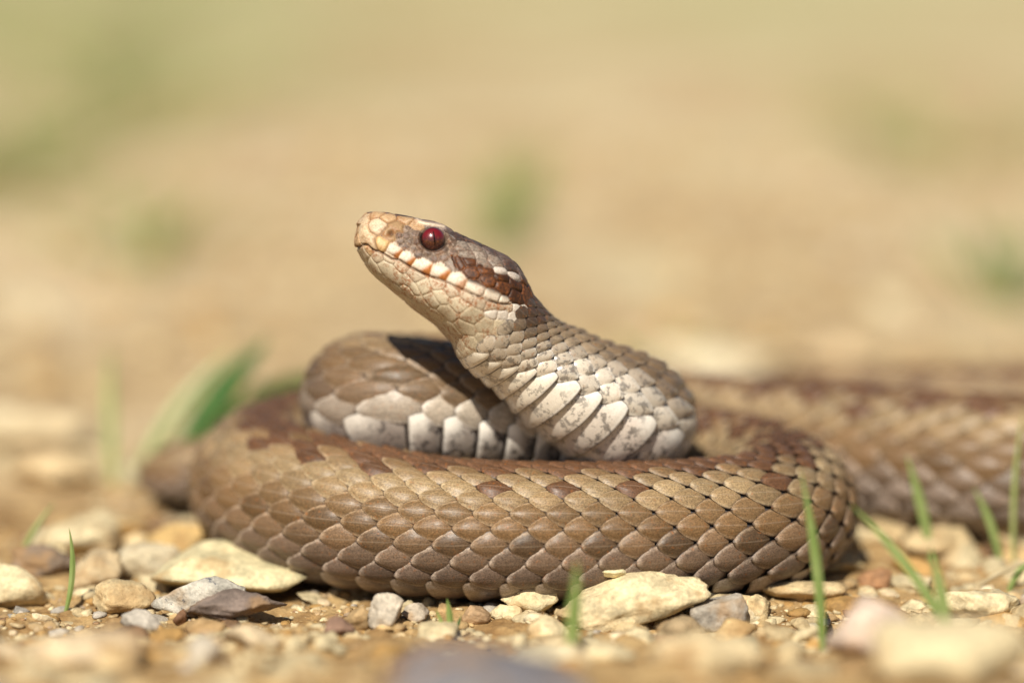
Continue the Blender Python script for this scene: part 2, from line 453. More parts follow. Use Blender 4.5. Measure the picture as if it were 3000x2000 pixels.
# ---------------------------------------------------------------- snake: head surface
def ray2(p, d, poly):
    a, b = poly[:-1], poly[1:]; e = b - a
    den = d[0] * e[:, 1] - d[1] * e[:, 0]; den = np.where(abs(den) < 1e-9, 1e-9, den)
    r = a - p
    t = (r[:, 0] * e[:, 1] - r[:, 1] * e[:, 0]) / den
    u = (r[:, 0] * d[1] - r[:, 1] * d[0]) / den
    ok = (t > 0) & (u >= -1e-6) & (u <= 1 + 1e-6)
    return t[ok].min() if ok.any() else 0.02

sp_d = catmull(np.concatenate([SP2, np.zeros((len(SP2), 1))], 1), 60)[:, :2]
sp_s = np.concatenate([[0], np.cumsum(np.linalg.norm(np.diff(sp_d, axis=0), axis=1))])
HEAD_END = 2.62                                            # arclength of the last head ring (cm)
NH, NR = 250, 384
hs = HEAD_END * (np.concatenate([np.linspace(0, 1, 26)[:-1] ** 2 * 0.06, np.linspace(0.06, 1, NH - 25)]))
hc = np.stack([np.interp(hs, sp_s, sp_d[:, j]) for j in (0, 1)], 1)
htan = norm(np.gradient(hc, axis=0)); hnor = np.stack([-htan[:, 1], htan[:, 0]], 1)
htop = np.array([ray2(hc[i], hnor[i], TOP) for i in range(NH)])
hbot = np.array([ray2(hc[i], -hnor[i], BOT) for i in range(NH)])
def sm(a, k=7):
    b = np.pad(a, k, mode='edge'); ker = np.hanning(2 * k + 3)[1:-1]; ker /= ker.sum(); r = np.convolve(b, ker, 'valid')
    r[:14] = a[:14]; return r
htop, hbot = sm(htop), sm(hbot)
hw = np.interp(hs, [0, 0.02, 0.06, 0.15, 0.3, 0.55, 0.9, 1.2, 1.6, 2.0, 2.3, 2.62], [0.03, 0.16, 0.28, 0.40, 0.47, 0.53, 0.62, 0.72, 0.88, 0.95, 0.88, 0.76])
hw = sm(hw, 9); 
hn = np.interp(hs, [0, 0.3, 1.2, 2.0, 2.62], [2.3, 2.9, 3.0, 2.5, 2.05])
ths = np.linspace(0, 2 * math.pi, NR, endpoint=False)
ct, st = np.cos(ths), np.sin(ths)
# superellipse rings: a, h, l (l > 0 faces the camera)
ex = (2 / hn)[:, None]
ux = np.sign(st) * np.abs(st)[None] ** ex; uy = np.sign(ct) * np.abs(ct)[None] ** ex
lat = hw[:, None] * ux * (1 - 0.16 * np.clip(uy, 0, 1) ** 2)
upw = np.where(uy > 0, htop[:, None], hbot[:, None]) * uy
# evens the girth spacing of the ring
ha = hc[:, None, 0] + upw * hnor[:, None, 0]
hh = hc[:, None, 1] + upw * hnor[:, None, 1]
HP = np.stack([ha, hh, lat], -1)                            # local head coords

def grid_normals(G):
    du = np.gradient(G, axis=0); dv = (np.roll(G, -1, 1) - np.roll(G, 1, 1))
    n = np.cross(dv, du); n = norm(n)
    c = G.mean(1, keepdims=True)
    n = np.where(((G - c) * n).sum(-1, keepdims=True) < 0, -n, n); return n

HN = grid_normals(HP)
HN[:3] = np.array([-1.0, 0, 0])
def survey(P):
    """survey coordinates (as measured on the near side of the head) of local points, both sides alike"""
    Q = P.copy(); Q[..., 2] = np.abs(Q[..., 2])
    d = Q[..., 0:1] * A_ + Q[..., 1:2] * H_ + Q[..., 2:3] * L_
    a, h = d @ EA, d @ EH
    c, s = math.cos(HA), math.sin(HA)
    return np.stack([170 + ZS * (a * c + h * s), 450 + ZS * (a * s - h * c)], -1)
HZ = survey(HP)
near = HP[..., 2] >= -1e-6
nearV = HP[near]; nearZ = HZ[near]; nearN = HN[near]
def lift(z):
    """local point on the near side that shows at survey position z"""
    d = ((nearZ - np.asarray(z, float)) ** 2).sum(1) + (1 - np.clip(nearN[:, 2], 0, 1)) * 300
    return nearV[np.argmin(d)]

# explicit plates: survey x, y, size, kind
PL = []
def pl(kind, size, *pts):
    for p in pts: PL.append((p[0], p[1], size, kind))
pl('rostral', 1.25, (235, 215), (215, 300), (235, 385), (290, 450), (330, 515))
pl('naso', 1.35, (395, 300))
pl('nasal', 1.2, (540, 385), (600, 310))
pl('canth', 1.0, (510, 222), (680, 240), (800, 287), (365, 175))
pl('lab1', 1.15, (430, 505))
pl('lab', 1.12, (570, 565), (705, 645))
pl('lab', 1.3, (862, 735), (1052, 785), (1225, 878), (1410, 962))
pl('lab', 1.2, (1600, 1040)); pl('lab', 0.85, (1725, 1092))
pl('lore', 0.72, (700, 330), (615, 400), (690, 415), (640, 468), (780, 385), (735, 482), (690, 522), (795, 480), (775, 540), (842, 540), (825, 605), (915, 600), (1020, 590), (985, 645), (1090, 640), (1095, 556), (1130, 490), (1128, 420), (1178, 470), (1175, 575))
pl('supra', 1.5, (930, 262), (1040, 290))
pl('inf1', 1.0, (300, 545)); pl('inf', 1.0, (395, 632), (512, 648), (645, 735)); pl('inf', 1.25, (790, 832)); pl('inf', 1.1, (1020, 915))
pl('inf', 1.0, (1165, 1000), (1325, 1050)); pl('inf', 0.9, (1470, 1110), (1590, 1148)); pl('inf', 0.7, (1695, 1165), (1780, 1155))
pl('chin', 1.3, (240, 600), (330, 730)); pl('chinA', 1.2, (480, 740), (545, 800), (610, 870)); pl('chinB', 1.2, (700, 900), (770, 970)); pl('chin', 1.3, (870, 950), (700, 980), (1050, 1060), (960, 1090), (1240, 1130))
pl('temp', 1.15, (1180, 705)); pl('dark', 1.15, (1240, 690), (1350, 660), (1390, 790), (1560, 870), (1530, 765), (1720, 940), (1710, 835), (1840, 890))
pl('temp', 1.15, (1300, 515), (1345, 600), (1510, 700), (1480, 600), (1430, 530), (1620, 660)); pl('white', 1.0, (1690, 780), (1835, 838))
pl('whitelip', 0.8, (1850, 1165), (1910, 1200), (1700, 1225), (1820, 1250), (1600, 1215))
pz = np.array([lift((p[0], p[1])) for p in PL]); psz = np.array([p[2] for p in PL]); pkd = [p[3] for p in PL]
BASE = 0.105
# remaining small scales, spread evenly
order = rng.permutation(len(nearV)); cand = nearV[order]; candz = nearZ[order]
zx, zy = candz[:, 0], candz[:, 1]
rad = np.where(cand[:, 1] > 0.3, 0.14, 0.15); rad = np.where((cand[:, 1] < -0.25), 0.17, rad); rad = np.where(cand[:, 0] > 1.9, 0.15, rad)
allp = [tuple(x) for x in pz]; alls = list(psz); allk = list(pkd)
arrp = np.array(allp)
taken = np.zeros((2500, 3)); trad = np.zeros(2500); n_t = len(arrp); taken[:n_t] = arrp; trad[:n_t] = psz * BASE * 0.92
for i in range(0, len(cand), 3):
    d = taken[:n_t] - cand[i]; dd = np.sqrt(d[:, 0] ** 2 * 0.6 + d[:, 1] ** 2 + d[:, 2] ** 2)
    if (dd > np.maximum(trad[:n_t], 0) * 0.75 + rad[i] * 0.62).all():
        taken[n_t] = cand[i]; trad[n_t] = rad[i] * 0.9; n_t += 1
        alls.append(rad[i] / BASE * 0.8); allk.append('fill')
        if n_t >= 2490: break
seeds = taken[:n_t]; ssz = np.array(alls); sk = np.array(allk)
gid = np.arange(n_t)
for q in ('rostral', 'nasal', 'supra', 'chinA', 'chinB'): gid[sk == q] = np.argmax(sk == q)           # plates drawn with several points
Q = HP.reshape(-1, 3).copy(); Q[:, 2] = np.abs(Q[:, 2])
f1 = np.full(len(Q), 9.0); f2 = np.full(len(Q), 9.0); ci = np.zeros(len(Q), int)
for j0 in range(0, len(Q), 8000):
    q = Q[j0:j0 + 8000]; d = q[:, None, :] - seeds[None]
    D = np.sqrt(d[..., 0] ** 2 * 0.7 + d[..., 1] ** 2 + d[..., 2] ** 2) / (ssz * BASE)[None]
    r = np.arange(len(q)); o = D.argmin(1); da = D[r, o]
    db = np.where(gid[None] == gid[o][:, None], 9.0, D).min(1)
    f1[j0:j0 + 8000] = da; f2[j0:j0 + 8000] = db; ci[j0:j0 + 8000] = o
sh = (NH, NR)
f1, f2, ci = f1.reshape(sh), f2.reshape(sh), ci.reshape(sh)
gap = (f2 - f1)
cellsz = (ssz * BASE)[ci]
dome = 0.65 * smooth(0.0, 0.26, gap) + 0.35 * smooth(0.0, 0.7, gap)
kd = sk[ci]; czp = survey(seeds.copy())[ci]; cl = seeds[ci]
ZX, ZY = HZ[..., 0], HZ[..., 1]

def inpoly(x, y, poly):
    poly = np.asarray(poly, float); ins = np.zeros(np.shape(x), bool); j = len(poly) - 1
    for i in range(len(poly)):
        xi, yi = poly[i]; xj, yj = poly[j]
        c = ((yi > y) != (yj > y)) & (x < (xj - xi) * (y - yi) / (yj - yi + 1e-9) + xi); ins ^= c; j = i
    return ins
def dseg(x, y, pts):
    best = np.full(np.shape(x), 1e9)
    for (x0, y0), (x1, y1) in zip(pts[:-1], pts[1:]):
        ex_, ey = x1 - x0, y1 - y0; t = np.clip(((x - x0) * ex_ + (y - y0) * ey) / (ex_ ** 2 + ey ** 2), 0, 1)
        best = np.minimum(best, np.hypot(x - x0 - t * ex_, y - y0 - t * ey))
    return best

STRIPE = [(1150, 590), (1200, 625), (1300, 690), (1450, 695), (1600, 780), (1780, 812), (1900, 860), (1970, 850), (2120, 1060), (2200, 1230), (2060, 1400), (1930, 1290), (1880, 1145), (1760, 1075), (1690, 1080), (1560, 965), (1430, 880), (1330, 820), (1200, 740)]
cx_, cy_ = czp[..., 0], czp[..., 1]
cn = np.random.default_rng(3).random(len(seeds))[ci]
nz = vnoise(np.concatenate([HP[..., :2], np.abs(HP[..., 2:])], -1) * 22, 5)
nz2 = vnoise(np.concatenate([HP[..., :2], np.abs(HP[..., 2:])], -1) * 7, 8)
C = np.zeros(sh + (3,)); RU = np.zeros(sh); MO = np.zeros(sh)
def setc(m, c, var=0.12):
    C[m] = np.array(c)[None] * (1 + var * (2 * cn[m] - 1))[:, None]
# default by place: throat cream, crown grey-brown
throat = cy_ > (560 + (cx_ - 200) * 0.46)
setc(np.ones(sh, bool), (0.24, 0.170, 0.115), 0.35); MO[:] = 0.55; RU[:] = 0.35
setc(throat, (0.52, 0.43, 0.29), 0.12); RU = np.where(throat, 0.75, RU); MO = np.where(throat, 0.05, MO)
snt = (cl[..., 0] < 0.42) & (kd == 'fill') & ~throat
setc(snt, (0.46, 0.30, 0.16)); RU[snt] = 0.7; MO[snt] = 0.0
crown = (HN[..., 1] > 0.62) & ~throat
C[crown] = np.array((0.13, 0.095, 0.08)) * (0.75 + 0.5 * cn[crown][:, None]); MO[crown] = 0.6
blotch = crown & (nz2 > 0.55); C[blotch] *= 0.55
setc(kd == 'rostral', (0.60, 0.45, 0.28)); setc(kd == 'naso', (0.62, 0.47, 0.31)); setc(kd == 'nasal', (0.36, 0.22, 0.105)); setc(kd == 'canth', (0.46, 0.30, 0.16))
setc(kd == 'lab1', (0.60, 0.40, 0.18)); setc(kd == 'lore', (0.26, 0.185, 0.13), 0.35)
for q in ('rostral', 'naso', 'nasal', 'canth', 'lab1'): RU[kd == q] = 0.5; MO[kd == q] = 0.0
setc(kd == 'lab', (0.68, 0.58, 0.45), 0.05); MO[kd == 'lab'] = 0
setc(kd == 'supra', (0.24, 0.17, 0.14)); setc(kd == 'inf1', (0.58, 0.40, 0.22)); setc(kd == 'inf', (0.54, 0.43, 0.30)); setc((kd == 'chin') | (kd == 'chinA') | (kd == 'chinB'), (0.54, 0.45, 0.31))
RU[(kd == 'inf') | (kd == 'chin')] = 0.85; RU[kd == 'inf1'] = 0.8; MO[(kd == 'inf') | (kd == 'inf1') | (kd == 'chin')] = 0.04
setc(kd == 'temp', (0.31, 0.245, 0.19), 0.2); MO[kd == 'temp'] = 0.45
strp = (inpoly(cx_, cy_, STRIPE) | (inpoly(ZX, ZY, STRIPE) & (kd != 'white'))) & (kd != 'lab') & (kd != 'whitelip') & (kd != 'inf') | (kd == 'dark')
setc(strp, (0.085, 0.030, 0.010), 0.4); RU[strp] = 0.75; MO[strp] = 0.75
setc(kd == 'white', (0.58, 0.50, 0.42), 0.05); setc(kd == 'whitelip', (0.66, 0.58, 0.48), 0.05)
for q in ('white', 'whitelip'): RU[kd == q] = 0.1; MO[kd == q] = 0.0
# rusty hind and lower rim of the front lip plates
below = (ZX - cx_) * 0.55 + (ZY - cy_) * 0.8
labm = kd == 'lab'
w_or = smooth(8, 55, below) * smooth(1500, 1050, cx_) * labm
C = C * (1 - w_or[..., None]) + np.array((0.42, 0.15, 0.035)) * w_or[..., None]
RU = np.maximum(RU, w_or * 0.8)
hind = smooth(10, 70, (ZX - cx_) * 0.3 - (ZY - cy_) * 0.9) * (cx_ > 1300) * labm     # black upper corner of the hind lip plates
C = C * (1 - hind[..., None]) + np.array((0.02, 0.012, 0.01)) * hind[..., None]
tn = ((kd == 'naso') | (kd == 'rostral') | (kd == 'lab1') | (kd == 'canth'))
w_t = (1 - smooth(0.08, 0.42, gap)) * tn * 0.40
C = C * (1 - w_t[..., None]) + np.array((0.36, 0.15, 0.04)) * w_t[..., None]
# brown corner patch behind the jaw
jp = inpoly(cx_, cy_, [(1640, 1240), (1800, 1265), (1850, 1330), (1830, 1440), (1700, 1430), (1690, 1330)]) & (kd != 'whitelip')
setc(jp, (0.20, 0.085, 0.035), 0.3); RU[jp] = 0.7; MO[jp] = 0.5
lh = ((kd == 'lore') * smooth(0.25, 0.6, gap) * 0.6)[..., None]
C = C * (1 - lh) + np.array((0.085, 0.045, 0.03)) * lh
th_ = ((kd == 'temp') * smooth(0.3, 0.7, gap) * smooth(0, 60, ZX - cx_) * 0.55)[..., None]
C = C * (1 - th_) + np.array((0.10, 0.06, 0.045)) * th_
# seams between plates
seam = (1 - smooth(0.01, 0.10, gap))
seamc = np.where(throat[..., None] | (kd == 'lab')[..., None] | (kd == 'whitelip')[..., None], np.array((0.33, 0.20, 0.10)), np.array((0.055, 0.03, 0.02)))
seam = seam * np.where(throat & (kd != 'lab'), 0.42, 0.85)
C = C * (1 - seam[..., None]) + seamc * seam[..., None]

disp = (dome - 1) * 0.33 * np.clip(cellsz, 0.05, 0.12) * 0.85
disp = np.where(throat & (kd == 'fill'), disp * 0.32, disp)
disp = np.where((kd == 'chin') | (kd == 'chinA') | (kd == 'chinB') | (kd == 'inf'), disp * 0.55, disp)
# mouth line
MOUTH = [(150, 500), (195, 525), (240, 505), (290, 510), (350, 560), (460, 600), (545, 655), (625, 665), (740, 745), (860, 800), (950, 838), (1110, 895), (1300, 982), (1500, 1068), (1670, 1122), (1790, 1128)]
dm = dseg(ZX, ZY, MOUTH)
groove = np.exp(-(dm / 11.0) ** 2) * (ZX < 1800)
disp = disp - 0.035 * groove
C = C * (1 - 0.75 * groove[..., None]) + np.array((0.11, 0.05, 0.025)) * 0.75 * groove[..., None]
lipn = np.exp(-((dseg(ZX, ZY, [(175, 500), (300, 470), (430, 520), (620, 600), (860, 740), (1050, 790), (1410, 960)]) / 60.0) ** 2))
disp = disp + 0.022 * lipn
# nostril and eye socket
nos = np.exp(-(np.hypot(ZX - 540, ZY - 385) / 34.0) ** 2) * (HN[..., 2] ** 2 > 0.15)
disp = disp - 0.055 * nos
C = C * (1 - 0.85 * nos[..., None]) + np.array((0.07, 0.03, 0.015)) * 0.85 * nos[..., None]
EYE_Z = (980, 440); eye_p = lift(EYE_Z)
ed = np.linalg.norm(np.concatenate([HP[..., :2], np.abs(HP[..., 2:])], -1) - eye_p, axis=-1)
sock = 1 - smooth(0.16, 0.225, ed)
disp = disp * (1 - sock) - 0.10 * sock
C = C * (1 - 0.85 * sock[..., None]) + np.array((0.03, 0.018, 0.014)) * 0.85 * sock[..., None]
ring = np.exp(-((ed - 0.235) / 0.03) ** 2); disp = disp + 0.018 * ring
# brow shield: overhangs the eye with a pale edge
BROW = [(700, 232), (790, 240), (900, 272), (1000, 285), (1060, 293), (1110, 318)]
db_ = dseg(ZX, ZY, BROW); side = HN[..., 2] ** 2 > 0.05
brow = np.exp(-(db_ / 30.0) ** 2) * side * smooth(640, 760, ZX)
disp = disp * (1 - np.clip(brow * 1.3, 0, 1))
pale = np.exp(-(dseg(ZX, ZY, [(800, 250), (900, 282), (1000, 292), (1080, 305)]) / 20.0) ** 2) * side
C = C * (1 - pale[..., None]) + np.array((0.80, 0.64, 0.46)) * pale[..., None]; MO *= (1 - pale)
# canthus ridge along the snout
can = np.exp(-(dseg(ZX, ZY, [(330, 165), (510, 205), (680, 228), (790, 245)]) / 40.0) ** 2) * side
disp = disp + 0.02 * can
# hollow of the rostral over the lip
disp = disp - 0.03 * np.exp(-(np.hypot(ZX - 240, ZY - 460) / 45.0) ** 2)
# crossfade into the neck
endf = smooth(HEAD_END - 0.2, HEAD_END, hs)[:, None]
disp = disp * (1 - endf) * smooth(0.0, 0.10, hs)[:, None]
HPd = HP + HN * disp[..., None]
HPd[..., 2] += np.sign(HP[..., 2]) * 0.085 * brow * (1 - smooth(0.75, 0.95, HN[..., 1]))
HW = h2w(HPd[..., 0], HPd[..., 1]) + HPd[..., 2:3] * L_

# ---------------------------------------------------------------- snake: skin of the body joined to the head
# first body ring = last head ring; blend the sweep into it
e_c = h2w(hc[-1, 0], hc[-1, 1])
s_start = su[np.argmin(np.linalg.norm(BD[:, :3] - e_c, axis=1))]
NB = 96
bs = np.concatenate([np.linspace(s_start + 0.08, s_start + 3, 40), np.linspace(s_start + 3.1, SL - 0.01, int((SL - s_start - 3) / 0.12))])
bth = np.linspace(0, 2 * math.pi, NB, endpoint=False)
# orientation of the head ring: th=0 crown, growing towards +l
lat_sign = 1.0 if (LATS[np.searchsorted(su, s_start)] @ L_) > 0 else -1.0
c0 = np.array([np.interp(s_start, su, BD[:, j]) for j in range(3)])
ringH = HW[-1] - c0
HEADRING = (np.append(ths, 2 * math.pi), np.vstack([ringH, ringH[:1]]), s_start, lat_sign)
BP = body_pt(np.repeat(bs[:, None], NB, 1), lat_sign * np.repeat(bth[None], len(bs), 0), -0.035)
# skin colour
S_RB = ctl_s[4]; S_LB = ctl_s[10]
ante = lambda s: 1 - smooth(S_LB - 2.5, S_LB + 1.0, s)      # pale-bellied front part of the snake
BS, BT = np.meshgrid(bs, np.abs((bth + math.pi) % (2 * math.pi) - math.pi), indexing='ij')
bell = smooth(1.9, 2.4, BT)
skin = np.array((0.055, 0.05, 0.052))[None, None] * np.ones(BS.shape + (1,))
bc = np.array((0.10, 0.085, 0.075)) * ante(BS)[..., None] + np.array((0.06, 0.05, 0.045)) * (1 - ante(BS))[..., None]
skin = skin * (1 - bell[..., None]) + bc * bell[..., None]
# neck start keeps the head's colours
nkf = (1 - smooth(0.0, 0.6, BS - s_start))[..., None]
skin = skin * (1 - nkf) + np.repeat(C[-1, ::NR // NB][None], len(bs), 0) * nkf

nh = NH * NR
tipv = HW[0].mean(0) - 0.004 * A_
verts = np.concatenate([HW.reshape(-1, 3), BP.reshape(-1, 3), [tipv], [BP[-1].mean(0)]])
faces = []
ih = np.arange(nh).reshape(NH, NR); ib = nh + np.arange(len(bs) * NB).reshape(len(bs), NB)
def quads(I):
    J = np.roll(I, -1, 1); return np.stack([I[:-1], I[1:], J[1:], J[:-1]], -1).reshape(-1, 4).tolist()
faces += quads(ih) + quads(ib)
kf = NR // NB
for q in range(NB):
    fine = [int(ih[-1, (q * kf + j) % NR]) for j in range(kf + 1)]
    faces.append(fine[::-1] + [int(ib[0, q]), int(ib[0, (q + 1) % NB])])
tv = len(verts) - 2
for q in range(NR): faces.append([tv, int(ih[0, q]), int(ih[0, (q + 1) % NR])])
for q in range(NB): faces.append([tv + 1, int(ib[-1, (q + 1) % NB]), int(ib[-1, q])])
colr = np.concatenate([C.reshape(-1, 3), skin.reshape(-1, 3), C[0, :1], skin[-1, :1]])
rus = np.concatenate([RU.ravel(), np.zeros(BS.size), [0.4], [0]])
mot = np.concatenate([MO.ravel(), np.zeros(BS.size), [0.0], [0]])
SN_O = np.array([0.0, 0.0, 0.0])
snake = empty('snake', SN_O)
tag(snake, 'coiled brown viper with raised head, red eye and dark zigzag back', 'snake')
body = child('body', verts, faces, M_SKIN, snake, SN_O, attrs={'Col': np.clip(colr, 0, 1), 'Rust': rus, 'Mot': mot})
import bmesh
_bm = bmesh.new(); _bm.from_mesh(body.data); bmesh.ops.recalc_face_normals(_bm, faces=_bm.faces); _bm.to_mesh(body.data); _bm.free()

# eyes, one on each side, each with its slit pupil
ER = 0.19
for sgn in (1, -1):
    nE = norm(np.array([-0.02, 0.06, 1.0])); pE = eye_p - nE * 0.135
    pE = pE * np.array([1, 1, sgn]); nE = nE * np.array([1, 1, sgn])
    zW = norm(nE[0] * A_ + nE[1] * H_ + nE[2] * L_)
    yW = norm(UP + 0.10 * RIGHT * 0 - (UP @ zW) * zW); xW = np.cross(yW, zW)
    cW = h2w(pE[0], pE[1]) + pE[2] * L_
    n1, n2 = 28, 44
    vv = [(0, 0, ER)]
    for i in range(1, n1):
        f = math.pi * i / n1
        for j in range(n2):
            g = 2 * math.pi * j / n2; vv.append((ER * math.sin(f) * math.cos(g), ER * math.sin(f) * math.sin(g), ER * math.cos(f)))
    vv.append((0, 0, -ER)); ff = []
    for j in range(n2): ff.append((0, 1 + j, 1 + (j + 1) % n2))
    for i in range(n1 - 2):
        for j in range(n2):
            a0 = 1 + i * n2; ff.append((a0 + j, a0 + n2 + j, a0 + n2 + (j + 1) % n2, a0 + (j + 1) % n2))
    for j in range(n2): ff.append((len(vv) - 1, 1 + (n1 - 2) * n2 + (j + 1) % n2, 1 + (n1 - 2) * n2 + j))
    R = Matrix((xW, yW, zW)).transposed().to_4x4()
    eye = build('eye', np.array(vv), ff, M_EYE)
    eye.parent = snake; eye.matrix_local = Matrix.Translation(Vector((cW - SN_O) * S)) @ R
    eye['label'] = 'dark red eye with vertical slit pupil'
    pv, pf = [], []
    for i in range(13):
        t = -1 + 2 * i / 12; y = 0.112 * t; wd = 0.019 * (1 - t * t) ** 0.8 + 0.0008
        for m in (-1, 0, 1):
            x = m * wd; pv.append((x + 0.010 * t * -1, y, math.sqrt(max((ER + 0.0025) ** 2 - x * x - y * y, 0)) - (0.004 if m else 0)))
        if i:
            b0 = 3 * (i - 1); pf += [(b0, b0 + 1, b0 + 4, b0 + 3), (b0 + 1, b0 + 2, b0 + 5, b0 + 4)]
    pup = build('pupil', np.array(pv), pf, M_PUPIL); pup.parent = eye; pup.location = (0, 0, 0)

# ---------------------------------------------------------------- snake: body scales
ROWS = 21; VENT = math.radians(50); THD = math.pi - VENT
PITCH_R = 2 * THD / ROWS
_pw = np.linspace(0.74, 1.30, 11); _pw[0] *= 0.5; _pw = _pw / _pw.sum() * THD          # row breadths outward from the mid-back
_edge = np.concatenate([[0], np.cumsum(_pw)]); ROW_B = np.concatenate([_pw[:0:-1], [2 * _pw[0]], _pw[1:]])
ROW_T = np.concatenate([-(_edge[1:-1] + _pw[1:] / 2)[::-1], [0], _edge[1:-1] + _pw[1:] / 2])
def radius(s): return np.interp(s, su, (BD[:, 3] + BD[:, 4]) / 2)
sc_s = [s_start - 0.02]                     # longitudinal stations, one scale length apart
while sc_s[-1] < SL - 0.3: sc_s.append(sc_s[-1] + (0.31 + 0.155 * float(smooth(0.0, 2.6, sc_s[-1] - s_start))) * max(0.12, float(radius(sc_s[-1]))))
sc_s = np.array(sc_s)
NU, NV = 8, 5
U, V = np.meshgrid(np.linspace(0, 1, NU) ** 0.9, np.linspace(-1, 1, NV), indexing='ij')
def wprof(u):
    a = 0.55 + 0.45 * np.sin(0.5 * math.pi * np.clip(u / 0.42, 0, 1))
    b = np.clip(1 - np.clip((u - 0.42) / 0.58, 0, 1) ** 1.65, 0, 1) ** 0.80
    return np.where(u < 0.42, a, b)
WP = wprof(U); WP[-1] = 0.06
base_i = np.arange(NU * NV).reshape(NU, NV)
SF = np.stack([base_i[:-1, :-1], base_i[:-1, 1:], base_i[1:, 1:], base_i[1:, :-1]], -1).reshape(-1, 4)
srng = np.random.default_rng(11)

def tri(x): return 1 - np.abs((x % 1.0) * 2 - 1)
ZZP = 0.92
def scale_colour(s, th, sgn):
    """pigment of a dorsal scale whose middle lies at s, th (th from the mid-back)"""
    a = float(ante(s)); d = math.degrees(abs(th)); j = srng.random()
    ph = s / (2 * ZZP) + (0.5 if sgn > 0 else 0.0)
    reach = 6 + 43 * float(tri(ph * 2 + 0.0)) ** 1.7 + 6 * (j - 0.5)
    low = float(smooth(75, 125, d))
    base = np.array((0.168, 0.096, 0.042)) * (1 - low) + np.array((0.150, 0.104, 0.076)) * low
    edge = np.array((0.28, 0.190, 0.112)) * (1 - low) + np.array((0.38, 0.30, 0.235)) * low
    palef = math.exp(-((d - 42) / 17) ** 2)
    base = base * (1 - 0.7 * palef) + np.array((0.365, 0.262, 0.138)) * 0.7 * palef
    edge = edge * (1 - 0.5 * palef) + np.array((0.50, 0.40, 0.24)) * 0.5 * palef
    rust = 0.5
    if d < reach:
        base = np.array((0.108, 0.052, 0.025)) if a < 0.5 else np.array((0.17, 0.10, 0.06)); edge = base * 1.35; rust = 0.8
    elif 78 < d < 100 and tri(ph * 2 + 0.5) > 0.72:
        base = base * 0.66; rust = 0.7                                     # faint dark side spots
    if a > 0:
        nkq = float(1 - smooth(S_RB - 1.2, S_RB + 0.4, s))
        side = float(smooth(112 - 40 * nkq, 129 - 14 * nkq, d))
        pa = np.array((0.175, 0.115, 0.062)) * (1 - side) + np.array((0.66, 0.58, 0.47)) * side
        if d < reach: pa = np.array((0.155, 0.095, 0.055))
        pe = np.array((0.34, 0.255, 0.175)) * (1 - side) + np.array((0.82, 0.77, 0.68)) * side
        nf = float(1 - smooth(0.2, 2.2, s - s_start))
        pa = pa * (1 - 0.4 * nf) + np.array((0.46, 0.36, 0.24)) * 0.4 * nf * (0.45 + 0.55 * float(smooth(35, 80, d)))
        wd_ = float(smooth(0.60, 0.25, s - s_start) * smooth(4, 16, d) * smooth(92, 66, d)) * (0.85 + 0.3 * j); wd_ = min(wd_, 1.0)
        pa = pa * (1 - wd_) + np.array((0.075, 0.04, 0.022)) * wd_; pe = pe * (1 - wd_) + np.array((0.13, 0.08, 0.05)) * wd_
        base = base * (1 - a) + pa * a; edge = edge * (1 - a) + pe * a; rust = rust * (1 - a) + (0.35 + 0.5 * nf) * a
    rb = float(smooth(ctl_s[24], ctl_s[26], s)); base = base * (1 - 0.7 * rb * low) + np.array((0.27, 0.215, 0.175)) * 0.7 * rb * low
    lf = float(np.exp(-((s - ctl_s[21]) / 3.2) ** 2)); edge = edge * (1 + 0.35 * lf)
    k = 0.80 + 0.36 * j
    return base * k, edge * (0.92 + 0.16 * j), rust

scales = []                                  # (verts, attrs)
for k, s0 in enumerate(sc_s[:-1]):
    L = sc_s[k + 1] - s0
    r0 = float(radius(s0))
    for row in range(ROWS):
        th0 = float(ROW_T[row]); rowb = float(ROW_B[row])
        sm_ = s0 + (0.5 * L if row % 2 else 0.0)
        d = math.degrees(abs(th0)); j1, j2 = srng.random(2) - 0.5
        low = float(smooth(80, 130, d))
        edge_row = row in (0, ROWS - 1)
        ln = L * (1.05 + 0.16 * low + 0.05 * j1); wd = rowb * (0.93 + 0.05 * low + 0.05 * j2) * (1.08 if edge_row else 1.0)
        nkg = float(1 - smooth(S_RB - 0.6, S_RB + 0.6, sm_)); ln *= 1 - 0.08 * nkg; wd *= 1 - 0.09 * nkg
        tilt = 0.06 * j2
        ss = sm_ + (U - 0.42) * ln
        tt = th0 + V * WP * wd + tilt * (U - 0.5) * rowb
        q = r0 / 1.08
        hgt = q * (0.012 + 0.070 * U ** 1.4 + 0.050 * (1 - V ** 2) * np.sin(math.pi * np.clip(U, 0.04, 0.97)) ** 0.6 + 0.010 * np.exp(-(V / 0.3) ** 2) * (1 - low))
        hgt = hgt - q * (0.022 * (np.abs(V) > 0.99) * (1 - 0.4 * U) + 0.03 * (U < 0.01) + 0.012 * (U > 0.99))
        hgt = hgt * (0.25 + 0.75 * float(smooth(0.0, 1.2, sm_ - s_start)))
        tens = float(np.exp(-((sm_ - 0.5 * (ctl_s[17] + ctl_s[18])) / 1.6) ** 2))
        ss = sm_ + (ss - sm_) * (0.96 - 0.10 * tens)
        P = body_pt(ss, tt, hgt)
        cb, ce, ru = scale_colour(sm_, th0, 1 if th0 > 0 else -1)
        n = NU * NV
        scales.append((P.reshape(-1, 3), np.tile(cb, (n, 1)), np.tile(ce, (n, 1)), np.stack([U.ravel(), V.ravel(), np.full(n, srng.random())], 1), np.full(n, ru), np.full(n, (0.10 + 0.55 * nkg) * float(ante(sm_)) * float(smooth(55, 100, d))), np.full(n, 0.9 * (1 - low)), SF, sm_, th0, np.full(n, float(1 - smooth(S_RB - 0.5, S_RB + 0.8, sm_)) * (0.25 + 0.75 * float(smooth(60, 95, d))))))
